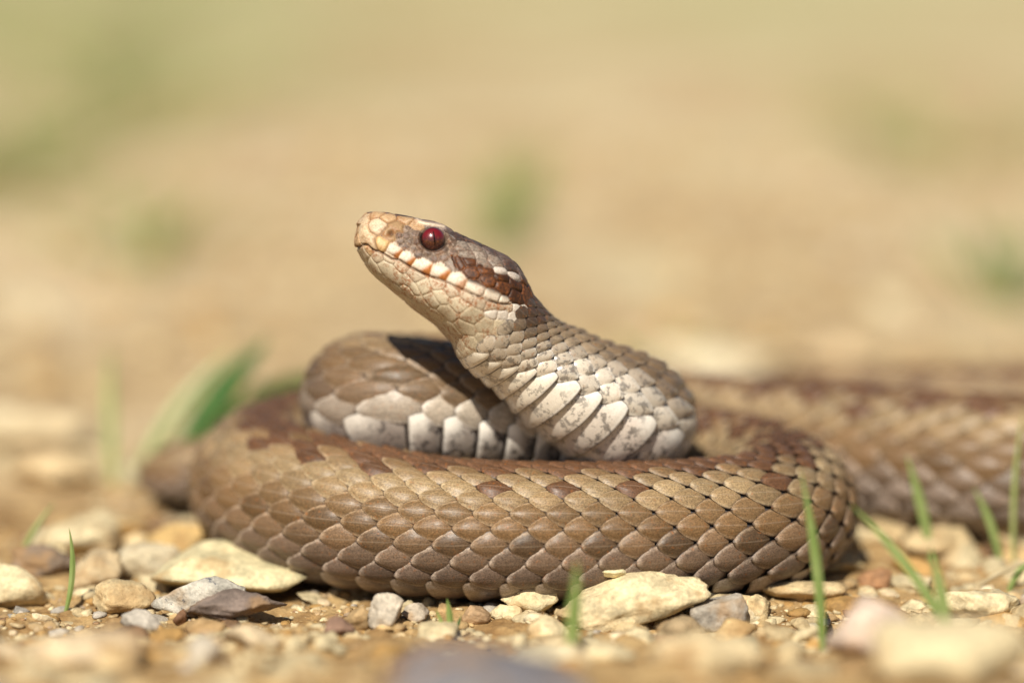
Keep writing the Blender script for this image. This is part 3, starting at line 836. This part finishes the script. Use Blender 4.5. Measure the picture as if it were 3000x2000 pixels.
# belly shields
NVB = 15
UB, VB = np.meshgrid(np.linspace(0, 1, 7), np.linspace(-1, 1, NVB), indexing='ij')
bi = np.arange(7 * NVB).reshape(7, NVB)
SFB = np.stack([bi[:-1, :-1], bi[:-1, 1:], bi[1:, 1:], bi[1:, :-1]], -1).reshape(-1, 4)
for k, s0 in enumerate(sc_s[:-1]):
    L = sc_s[k + 1] - s0; q = float(radius(s0)) / 1.08; a = float(ante(s0))
    av = np.abs(VB)
    wide = 0.80 + 0.24 * np.sin(0.5 * math.pi * np.clip(UB / 0.75, 0, 1)) - 0.10 * np.clip((UB - 0.75) / 0.25, 0, 1)
    tt = math.pi + VB * (VENT + 0.05) * wide
    ss = s0 + 0.25 * L + (UB - 0.40) * L * 0.96 + 0.16 * L * (av - 0.5)
    nkh = 0.3 + 0.7 * float(smooth(0.0, 1.2, s0 - s_start))
    hgt = nkh * q * (0.006 + (0.085 + 0.04 * a) * UB ** 1.5 + 0.030 * np.sin(math.pi * np.clip(UB, 0, 1))) - q * 0.03 * (av > 0.99) - q * 0.025 * (UB > 0.99)
    P = body_pt(ss, tt, hgt)
    n = UB.size; j = srng.random()
    tipw = (smooth(0.50, 0.85, av) * smooth(0.30, 0.70, UB))
    pale = np.array((0.86, 0.81, 0.72)); grey = np.array((0.68, 0.59, 0.51))
    stf = float(smooth(S_RB + 0.3, S_RB + 1.8, s0))
    grey = grey * (1 - 0.45 * stf)
    cb = grey * (1 - tipw[..., None]) + pale * tipw[..., None]
    nkp = float(1 - smooth(S_RB - 2.6, S_RB - 0.6, s0))
    cb = cb * (1 - nkp) + np.array((0.80, 0.72, 0.58)) * nkp
    cr = np.array((0.16, 0.12, 0.10)) * (1 - tipw[..., None]) + np.array((0.34, 0.27, 0.21)) * tipw[..., None]
    cc = cb * a + cr * (1 - a)
    cc = cc * (0.93 + 0.14 * j)
    ce = pale * a + np.array((0.42, 0.34, 0.27)) * (1 - a)
    mt = (1 - 0.95 * tipw) * (0.8 + 0.2 * smooth(S_RB - 1.5, S_RB + 2.0, s0)) * (0.35 + 0.65 * a) * (1 - 0.35 * nkp)
    vv_ = np.clip(av, 0, 1) ** 6
    uu = UB
    scales.append((P.reshape(-1, 3), cc.reshape(-1, 3), np.tile(ce, (n, 1)), np.stack([uu.ravel(), vv_.ravel(), np.full(n, j)], 1), np.full(n, 0.15), mt.ravel(), np.zeros(n), SFB, s0, math.pi, np.full(n, 0.2 + 0.8 * a)))

# the 300 that show largest become parts of their own, the rest one covering
def weight(sc):
    P = sc[0]; c = P.mean(0)
    nu_, nv_ = (NU, NV) if len(P) == NU * NV else (7, NVB)
    G = P.reshape(nu_, nv_, 3)
    a_, b_ = G[-2, nv_ // 2] - G[1, nv_ // 2], G[nu_ // 2, -1] - G[nu_ // 2, 0]
    if nv_ == NVB: return 0.0
    nrm = np.cross(b_, a_); cen = BD[np.searchsorted(su, np.clip(sc[8], 0, SL - 0.1)), :3]
    if nrm @ (c - cen) < 0: nrm = -nrm
    f = nrm @ -FWD
    vis = (sc[8] < S_LB - 0.8) or (ctl_s[16] < sc[8] < ctl_s[23])
    return f if (vis and f > 0 and abs(c[0]) < 7.3) else 0.0
wts = np.array([weight(s) for s in scales])
top = set(np.argsort(-wts)[:300].tolist())
def attrs_of(lst): return {'Col': np.clip(np.concatenate([s[1] for s in lst]), 0, 1), 'Edge': np.clip(np.concatenate([s[2] for s in lst]), 0, 1), 'suv': np.concatenate([s[3] for s in lst]), 'Rust': np.concatenate([s[4] for s in lst]), 'Mot': np.concatenate([s[5] for s in lst]), 'Keel': np.concatenate([s[6] for s in lst]), 'Gloss': np.concatenate([s[10] for s in lst])}
rest, off = [], 0
for i, s in enumerate(scales):
    if i in top: child('scale', s[0], s[7], M_SCALE, snake, SN_O, attrs=attrs_of([s]))
    else: rest.append(s)
fl = []; off = 0
for s in rest: fl.append(s[7] + off); off += len(s[0])
cover = child('scale_covering', np.concatenate([s[0] for s in rest]), np.concatenate(fl), M_SCALE, snake, SN_O, attrs=attrs_of(rest))
cover['kind'] = 'stuff'

# ---------------------------------------------------------------- stones
def ico(sub):
    bm = bmesh.new(); bmesh.ops.create_icosphere(bm, subdivisions=sub, radius=1.0)
    v = np.array([x.co[:] for x in bm.verts]); f = np.array([[q.index for q in p.verts] for p in bm.faces]); bm.free()
    return v, f
ICO = {k: ico(k) for k in (1, 2, 3, 4, 5)}
def rock(seed, size, sub=4, facets=12, soft=26.0, rough=0.07, rz=0.0, tilt=(0, 0)):
    r = np.random.default_rng(seed); d, f = ICO[sub]
    n = norm(r.normal(size=(facets, 3))); h = 0.72 + 0.33 * r.random(facets)
    dot = np.clip(d @ n.T, 1e-3, None); rad = h[None] / dot
    rad = -np.log(np.exp(-soft * np.minimum(rad, 3)).sum(1)) / soft
    p = d * np.clip(rad, 0.3, 1.4)[:, None]
    p = p * (1 + rough * 2.2 * fbm(p * 1.8 + seed * 3.1, 3, seed % 97)[:, None] + rough * 1.1 * fbm(p * 6 + seed, 3, (seed * 7) % 91)[:, None])
    p = p * np.asarray(size, float) / 2
    cx, sx = math.cos(tilt[0]), math.sin(tilt[0]); cy, sy = math.cos(tilt[1]), math.sin(tilt[1]); cz, sz = math.cos(rz), math.sin(rz)
    p = p @ np.array([[1, 0, 0], [0, cx, sx], [0, -sx, cx]]) @ np.array([[cy, 0, -sy], [0, 1, 0], [sy, 0, cy]]) @ np.array([[cz, sz, 0], [-sz, cz, 0], [0, 0, 1]])
    return p, f
def foot_y(py):
    '''depth (cm) at which the ground shows at this height of the photograph'''
    d = FWD + UP * (1000 - py) / FPX; y = CAM[1] - CAM[2] * d[1] / d[2]
    for _ in range(40): y = CAM[1] + (0.16 * max(-2.0 - y, 0) - CAM[2]) * d[1] / d[2]
    return y
LAID = {}
def put_stone(px, py, y, size, colr_, label, seed, cat='stone', spot=0.0, rz=0.0, tilt=(0, 0), sub=4, facets=12, soft=26.0, rough=0.07, sink=0.36, name='stone', group=None, lift_=0.0, xw=None):
    """py is where its foot shows; y its depth"""
    if not lift_: y = foot_y(py) + 0.45 * size[1]
    x = at(px, py, y)[0] if xw is None else xw
    p, f = rock(seed, size, sub, facets, soft, rough, rz, tilt)
    zmin = p[:, 2].min(); g = float(ground_h(x, y))
    o = np.array([x, y, g + lift_])
    v = p + o + np.array([0, 0, -zmin * (1 - sink) if not lift_ else -zmin])
    LAID[seed] = v
    ob = build(name, v, f, M_STONE, origin=o, attrs={'Col': np.tile(colr_, (len(v), 1)), 'Spot': np.full(len(v), spot)})
    return tag(ob, label, cat, group)
CREAM, BUFF, OCHRE, BROWN, GREY, PINK, SLATE = (0.66, 0.54, 0.32), (0.55, 0.42, 0.23), (0.46, 0.27, 0.09), (0.26, 0.15, 0.075), (0.42, 0.37, 0.30), (0.58, 0.45, 0.35), (0.19, 0.18, 0.19)
ST = [
 # px, py(foot), y, size, colour, label
 (1830, 1835, -1.75, (2.15, 0.8, 0.50), CREAM, 'long cream wedge-shaped stone in front of the coil, a chip on top', 101, dict(tilt=(0.0, -0.22), rough=0.07, facets=10, sink=0.1, rz=0.15)),
 (1560, 1800, -1.30, (0.75, 0.5, 0.55), CREAM, 'small cream stone wedged beneath the belly of the snake', 102, dict(rough=0.09)),
 (2125, 1835, -1.9, (0.75, 0.6, 0.55), GREY, 'blocky grey stone beside the long cream wedge stone', 103, dict(rough=0.05, sink=0.15)),
 (2215, 1810, -1.65, (0.5, 0.4, 0.42), BUFF, 'crumbly buff lump behind the blocky grey stone', 104, dict(rough=0.12)),
 (2350, 1765, -1.45, (1.05, 0.5, 0.32), BUFF, 'flat buff flake lying before the outer bend of the coil', 105, dict()),
 (2680, 1725, -1.0, (0.62, 0.4, 0.26), CREAM, 'flat pale flake perched over a dark hollow', 106, dict(rough=0.09, sink=0.05)),
 (2570, 1725, -1.0, (0.42, 0.4, 0.3), (0.36, 0.19, 0.09), 'rusty brown pebble touching the flat pale flake', 107, dict()),
 (2435, 1690, -0.4, (1.0, 0.5, 0.25), (0.48, 0.36, 0.18), 'thin layered tan flake beside the outer bend of the coil', 108, dict(rough=0.08)),
 (2740, 1625, 1.9, (0.95, 0.7, 0.55), BUFF, 'rounded buff stone against the rear body of the snake', 109, dict()),
 (2960, 1610, 2.0, (0.75, 0.7, 0.75), CREAM, 'upright cream stone by the tall grass blade', 110, dict()),
 (2600, 1590, 2.6, (0.6, 0.6, 0.5), BUFF, 'small tan stone in the gap between the two bodies', 111, dict()),
 (650, 1745, 0.35, (2.3, 1.3, 0.55), (0.64, 0.55, 0.32), 'broad flat cream slab under the coil near the tail', 112, dict(facets=9, rough=0.03, sink=0.1)),
 (610, 1815, -1.0, (1.2, 0.6, 0.55), (0.50, 0.46, 0.38), 'pale stone with blue grey patches and a knapped face', 113, dict(spot=1.0, rough=0.05, sink=0.12)),
 (345, 1795, -0.8, (0.95, 0.6, 0.46), BUFF, 'rounded tan stone joined to the blue-patched stone', 114, dict(soft=7)),
 (690, 1838, -1.5, (1.25, 0.7, 0.36), (0.20, 0.15, 0.12), 'dark brown slaty flake leaning below the blue-patched stone', 151, dict(tilt=(0, -0.12), rough=0.10, sink=0.2)),
 (530, 1828, -1.45, (0.22, 0.2, 0.23), (0.20, 0.10, 0.05), 'tiny round brown pebble before the blue-patched stone', 116, dict(soft=6)),
 (1130, 1845, -1.6, (0.48, 0.4, 0.42), (0.55, 0.47, 0.36), 'pale angular pebble in the heap before the coil', 117, dict(facets=10)),
 (1045, 1840, -1.6, (0.36, 0.3, 0.3), (0.46, 0.31, 0.15), 'honey coloured pebble in the heap before the coil', 118, dict()),
 (1215, 1820, -1.5, (0.42, 0.3, 0.26), (0.48, 0.40, 0.30), 'elongated chip at the end of the pebble heap', 119, dict(tilt=(0, 0.3))),
 (990, 1865, -1.85, (0.35, 0.3, 0.26), (0.25, 0.15, 0.10), 'reddish brown pebble at the edge of the heap', 120, dict()),
 (1395, 1820, -1.6, (0.3, 0.28, 0.27), (0.40, 0.26, 0.14), 'brown pebble near the short grass sprig', 121, dict()),
 (600, 1945, -2.9, (0.45, 0.4, 0.42), (0.60, 0.52, 0.40), 'blurred pale triangular chip standing on edge', 122, dict(facets=7, rough=0.03)),
 (1450, 2060, -4.4, (2.1, 1.3, 0.75), SLATE, 'blurred dark grey slate stone in the foreground', 123, dict(facets=10, rough=0.03)),
 (2545, 1925, -2.9, (1.1, 0.8, 0.85), PINK, 'blurred pinkish rounded stone in the foreground', 124, dict(soft=7, rough=0.03)),
 (2760, 2010, -3.9, (1.9, 1.0, 0.85), CREAM, 'large blurred cream stone beside the pinkish stone', 125, dict(rough=0.03)),
 (2870, 1830, -2.2, (1.2, 0.7, 0.5), CREAM, 'blurred cream stone below the flat pale flake', 126, dict()),
 (250, 1960, -2.9, (1.3, 0.7, 0.42), (0.62, 0.48, 0.30), 'blurred pale tan slab before the dark slaty flake', 127, dict()),
 (40, 1760, 0.2, (1.1, 0.9, 0.7), CREAM, 'smooth cream stone beside the dark twig litter', 128, dict(soft=7)),
 (250, 1640, 2.4, (1.15, 0.9, 0.65), CREAM, 'white rounded stone behind the thin green blade', 129, dict(soft=8)),
 (420, 1690, 1.3, (0.85, 0.7, 0.55), (0.62, 0.52, 0.34), 'cream angular stone behind the flat slab', 130, dict()),
 (545, 1640, 2.5, (0.95, 0.8, 0.65), (0.50, 0.33, 0.13), 'ochre stone against the coil beneath the tail', 131, dict()),
 (285, 1720, 1.0, (0.7, 0.6, 0.5), (0.50, 0.38, 0.22), 'tan stone between thin blade and cream angular stone', 132, dict()),
 (120, 1690, 1.4, (1.1, 0.7, 0.4), (0.22, 0.16, 0.11), 'dark brown crumb of earth beside the thin blade', 133, dict(rough=0.12)),
 (1990, 1865, -2.3, (0.8, 0.5, 0.35), (0.40, 0.29, 0.16), 'brown crust lying below the long cream stone', 134, dict(rough=0.1)),
 (1640, 1935, -2.9, (0.9, 0.6, 0.4), (0.63, 0.53, 0.34), 'blurred cream stone beside the broad foreground blade', 135, dict()),
 (2100, 1960, -3.2, (1.3, 0.8, 0.4), (0.60, 0.47, 0.27), 'blurred buff slab before the blocky grey stone', 136, dict()),
]
for px, py, y, size, c_, lab, seed, kw in ST: put_stone(px, py, y, size, c_, lab, seed, **kw)
# chip resting on the long cream stone
_v = LAID[101]; _x = at(1800, 1720, -1.5)[0]
_c = _v[np.argmax(_v[:, 2] - 1.5 * np.abs(_v[:, 0] - _x))]            # its resting place on the crest of the long stone
put_stone(0, 0, float(_c[1]), (0.36, 0.22, 0.15), (0.72, 0.62, 0.38), 'tiny pale oblong chip resting on the long cream stone', 140, name='stone_chip', lift_=float(_c[2] - ground_h(_c[0], _c[1])) - 0.03, rough=0.06, rz=0.2, xw=float(_c[0]))

put_stone(2070, 1112, 0, (2.6, 1.8, 0.9), (0.72, 0.62, 0.42), 'wide pale stone on the track close behind the rear body', 141, sub=3)
put_stone(2450, 1085, 0, (1.9, 1.5, 0.7), (0.62, 0.47, 0.28), 'tan stone on the track behind the rear body, beside the wide pale one', 142, sub=3)
put_stone(60, 1300, 0, (2.2, 1.6, 0.7), (0.66, 0.54, 0.34), 'blurred cream stone beside the olive blade', 143, sub=3)
put_stone(170, 1440, 0, (1.4, 1.0, 0.6), (0.60, 0.45, 0.25), 'blurred tan stone before the olive blade', 144, sub=3)
# gravel: nobody could count it
def gravel(name, n, xr, yr, sizes, seed, sub, keep=None, flat=(0.28, 0.62)):
    r = np.random.default_rng(seed); d, f0 = ICO[sub]
    protos = [rock(500 + seed * 20 + q, (1, 1, 1), sub, 8 + q % 5, 24, 0.08)[0] for q in range(12)]
    x = r.uniform(xr[0], xr[1], n); y = yr[0] + (yr[1] - yr[0]) * r.random(n)
    if keep is not None: m = keep(x, y, r); x, y = x[m], y[m]
    n = len(x); z = ground_h(x, y)
    sz = sizes[0] * (sizes[1] / sizes[0]) ** (r.random(n) ** 1.7)
    pal = np.array([CREAM, BUFF, (0.60, 0.49, 0.29), OCHRE, (0.52, 0.36, 0.17), BROWN, GREY, (0.58, 0.45, 0.28), (0.68, 0.58, 0.38), (0.40, 0.26, 0.12)])
    pc = pal[r.choice(len(pal), n, p=[.17, .2, .17, .10, .11, .05, .05, .05, .05, .05])] * r.uniform(0.78, 1.15, (n, 1))
    V_, C_, F_ = [], [], []
    for i in range(n):
        p = protos[r.integers(12)]; a = r.uniform(0, 6.28); c, s = math.cos(a), math.sin(a)
        q = p * np.array([1, r.uniform(0.6, 1), r.uniform(*flat)]) * sz[i]
        tx = r.uniform(-0.35, 0.35); q = np.stack([q[:, 0], q[:, 1] - tx * q[:, 2], q[:, 2] + tx * q[:, 1]], 1)
        q = np.stack([q[:, 0] * c - q[:, 1] * s, q[:, 0] * s + q[:, 1] * c, q[:, 2]], 1)
        V_.append(q + np.array([x[i], y[i], z[i] + sz[i] * r.uniform(-0.06, 0.12)])); C_.append(np.tile(pc[i], (len(p), 1))); F_.append(f0 + i * len(p))
    Vc = np.concatenate(V_)
    ob = build(name, Vc, np.concatenate(F_), M_STONE, attrs={'Col': np.clip(np.concatenate(C_), 0, 1), 'Spot': np.zeros(len(Vc))})
    lab = {'gravel': 'loose cream, buff and ochre gravel around the snake', 'gravel_grit': 'fine ochre grit lying between the stones', 'gravel_crumbs': 'small crumbs of stone along the foot of the coil', 'gravel_verge': 'blurred gravel strewn over the track behind the snake'}[name]
    return tag(ob, lab, 'gravel', kind='stuff')
gravel('gravel', 2600, (-11, 11), (-9.5, 9.5), (0.14, 0.75), 1, 3, keep=lambda x, y, r: vnoise(np.stack([x, y, 0 * x], -1) * 0.8, 77) + 0.35 * r.random(len(x)) > 0.55)
gravel('gravel_grit', 6000, (-10, 10), (-5, 6), (0.02, 0.10), 2, 1, keep=lambda x, y, r: vnoise(np.stack([x, y, 0 * x], -1) * 1.3, 31) + 0.3 * r.random(len(x)) > 0.55)
gravel('gravel_crumbs', 3000, (-9, 9), (-3.2, 0.6), (0.05, 0.34), 4, 2, keep=lambda x, y, r: vnoise(np.stack([x, y, 0 * x], -1) * 1.1, 55) + 0.3 * r.random(len(x)) > 0.55)
gravel('gravel_verge', 3200, (-45, 45), (9.5, 75), (0.25, 1.1), 3, 2)

# ---------------------------------------------------------------- grass
def blade_mesh(root, tip, bow, width, fold=0.25, n=16, side=None):
    root, tip, bow = (np.asarray(q, float) for q in (root, tip, bow))
    t = np.linspace(0, 1, n)[:, None]
    mid = (root + tip) / 2 + bow
    P = (1 - t) ** 2 * root + 2 * t * (1 - t) * mid + t ** 2 * tip
    T = norm(np.gradient(P, axis=0))
    sd = np.array([1.0, 0.25, 0]) if side is None else np.asarray(side, float)
    B = norm(sd - (T @ sd)[:, None] * T); N = np.cross(T, B)
    w = (0.72 * width / 2) * (0.55 + 0.45 * np.sin(math.pi * np.clip(t * 1.2, 0, 0.5)) ) * np.clip((1 - t) * 2.4, 0.02, 1) ** 0.8
    th = 0.10 * w + 0.006
    rings = [P - B * w + N * w * fold, P + N * 0, P + B * w + N * w * fold, P - N * th * 1.2]
    V_ = np.stack(rings, 1).reshape(-1, 3); F_ = []
    for i in range(n - 1):
        for j in range(4): a, b = 4 * i + j, 4 * i + (j + 1) % 4; F_.append((a, b, b + 4, a + 4))
    F_ += [(3, 2, 1, 0), tuple(4 * (n - 1) + j for j in range(4))]
    return V_, F_
def root_at(px, py, y):
    if py > 1080: y = foot_y(py)
    p = at(px, py, y); p[2] = float(ground_h(p[0], y)) - 0.05; return p
def grass_blade(label, rt, tp, width, mat, bow=(0, 0, 0), name='grass_shoot', cat='grass', **k):
    r = root_at(*rt); v, f = blade_mesh(r, at(tp[0], tp[1], r[1] + tp[2]), bow, width, **k)
    return tag(build(name, v, f, mat, origin=r, smooth_shade=False), label, cat)
def tuft(label, base, blades, mats, name='grass_tuft', group=None):
    b = root_at(*base); e = empty(name, b)
    for i, (dx, dy, h_, w_, bx) in enumerate(blades):
        r = b + np.array([0.12 * dx, 0.12 * dy, 0]); v, f = blade_mesh(r, b + np.array([dx, dy, h_]), (bx, 0, 0.12 * h_), w_)
        child('blade', v, f, mats[i % len(mats)], e, b, smooth_shade=False)
    return tag(e, label, 'grass', group)

grass_blade('broad blurred green blade standing before the middle of the coil', (1665, 1925, -3.1), (1690, 1640, 0.15), 0.26, M_GRASS, bow=(0.05, 0, 0))
grass_blade('green blade crossing the outer bend of the coil', (2412, 1880, -1.9), (2345, 1375, 0.15), 0.20, M_GRASS, bow=(0.14, 0, 0))
grass_blade('long green blade leaning towards the outer bend of the coil', (2815, 1890, -1.7), (2490, 1475, 0.15), 0.19, M_GRASS, bow=(0.1, 0, 0.25))
grass_blade('upright green blade at the foot of the leaning blade', (2785, 1900, -1.9), (2725, 1600, 0.15), 0.22, M_GRASS, bow=(0.08, 0, 0))
grass_blade('pale green blade before the rear body', (2735, 1630, 1.2), (2655, 1330, 0.15), 0.22, M_GRASS, bow=(0.06, 0, 0.1))
grass_blade('small curved green blade beside the tall thin one', (2935, 1640, 0.9), (2850, 1425, 0.15), 0.17, M_GRASS, bow=(0.12, 0, 0.1))
grass_blade('tall thin green blade reaching up across the rear body', (2972, 1640, 0.6), (2998, 1195, 0.15), 0.13, M_GRASS_P, bow=(-0.12, 0, 0))
grass_blade('arching blade over the stones under the tall thin blade', (2955, 1710, -1.2), (3060, 1640, 0.15), 0.17, M_GRASS, bow=(-0.1, 0, 0.3))
grass_blade('dry bent stalk lying on the stones', (2840, 1720, -0.6), (3040, 1635, 0.15), 0.12, M_STRAW, bow=(0, 0, 0.12))
tuft('short grass sprig under the belly of the coil', (1322, 1850, -1.75), [(-0.06, 0, 0.62, 0.13, 0.03), (-0.22, 0.05, 0.45, 0.08, -0.02), (0.14, 0.1, 0.34, 0.07, 0.02)], [M_GRASS, M_GRASS_P, M_GRASS_D])
grass_blade('thin upright green blade beside the dark crumb of earth', (190, 1780, -0.5), (202, 1545, 0.15), 0.12, M_GRASS, bow=(0.16, 0, 0))
grass_blade('blurred thin leaning blade beside the white rounded stone', (45, 1660, 1.0), (160, 1470, 0.15), 0.14, M_GRASS_P, bow=(-0.08, 0, 0.05))
grass_blade('broad dark green leaf rising behind the coil near the tail', (505, 1395, 7.6), (790, 990, 1.0), 0.75, M_GRASS_D, bow=(-0.25, 0, 0.25), side=(0.8, -0.3, -0.55))
grass_blade('bright green leaf lying low behind the coil near the tail', (520, 1400, 8.0), (985, 1090, 1.0), 1.3, M_GRASS, bow=(0.1, 0, 0.55), side=(-0.5, -0.3, 0.85))
grass_blade('pale leaf leaning beside the dark green leaf', (390, 1400, 7.8), (690, 1020, 1.0), 0.36, M_GRASS_P, bow=(-0.3, 0, 0.2))
grass_blade('blurred olive blade standing beside the pale leaning leaf', (335, 1400, 7.5), (325, 1010, 1.0), 0.28, M_GRASS_P, bow=(-0.1, 0, 0))
grass_blade('yellow straw stalk beneath the dark green leaf', (600, 1370, 8.2), (800, 1010, 1.0), 0.22, M_STRAW, bow=(0.1, 0, -0.05))
grass_blade('dry stick lying before the tail end', (430, 1600, 2.6), (560, 1540, 0.5), 0.22, M_STRAW, bow=(0, 0, 0.05), name='dry_stick', cat='stick')

def far_tuft(px, py, y, n, hgt, spread, seed, label, mats):
    r = np.random.default_rng(seed)
    tuft(label, (px, py, y), [(r.normal() * spread, r.normal() * spread, hgt * r.uniform(0.5, 1.1), r.uniform(0.12, 0.28), r.normal() * 0.3) for _ in range(n)], mats, group='grass tufts on the track behind')
far_tuft(430, 760, 34, 16, 2.6, 2.6, 1, 'olive grass tuft on the track behind, above the broad dark leaf', [M_GRASS_P, M_GRASS])
far_tuft(1430, 740, 36, 18, 3.0, 2.0, 2, 'olive grass tuft on the track behind the nape of the snake', [M_GRASS, M_GRASS_D, M_GRASS_P, M_GRASS_P])
far_tuft(2985, 900, 27, 16, 2.4, 1.4, 3, 'dense grass tuft behind the end of the rear body', [M_GRASS, M_GRASS_D])
far_tuft(2010, 1060, 19, 12, 0.9, 0.9, 4, 'low bright tuft just behind the rear body', [M_GRASS_P, M_GRASS])
far_tuft(2760, 480, 58, 30, 3.5, 4.5, 5, 'loose pale tuft far back on the track behind the rear body', [M_GRASS_P])
far_tuft(330, 330, 78, 70, 4.0, 9.0, 6, 'wide pale patch of grass far back on the verge', [M_GRASS_P])
far_tuft(60, 520, 52, 60, 3.0, 5.0, 7, 'pale grass patch behind, beside the olive tuft', [M_GRASS_P, M_GRASS])
far_tuft(120, 120, 120, 90, 5.0, 13.0, 8, 'broad belt of grass on the far verge', [M_GRASS, M_GRASS_P])
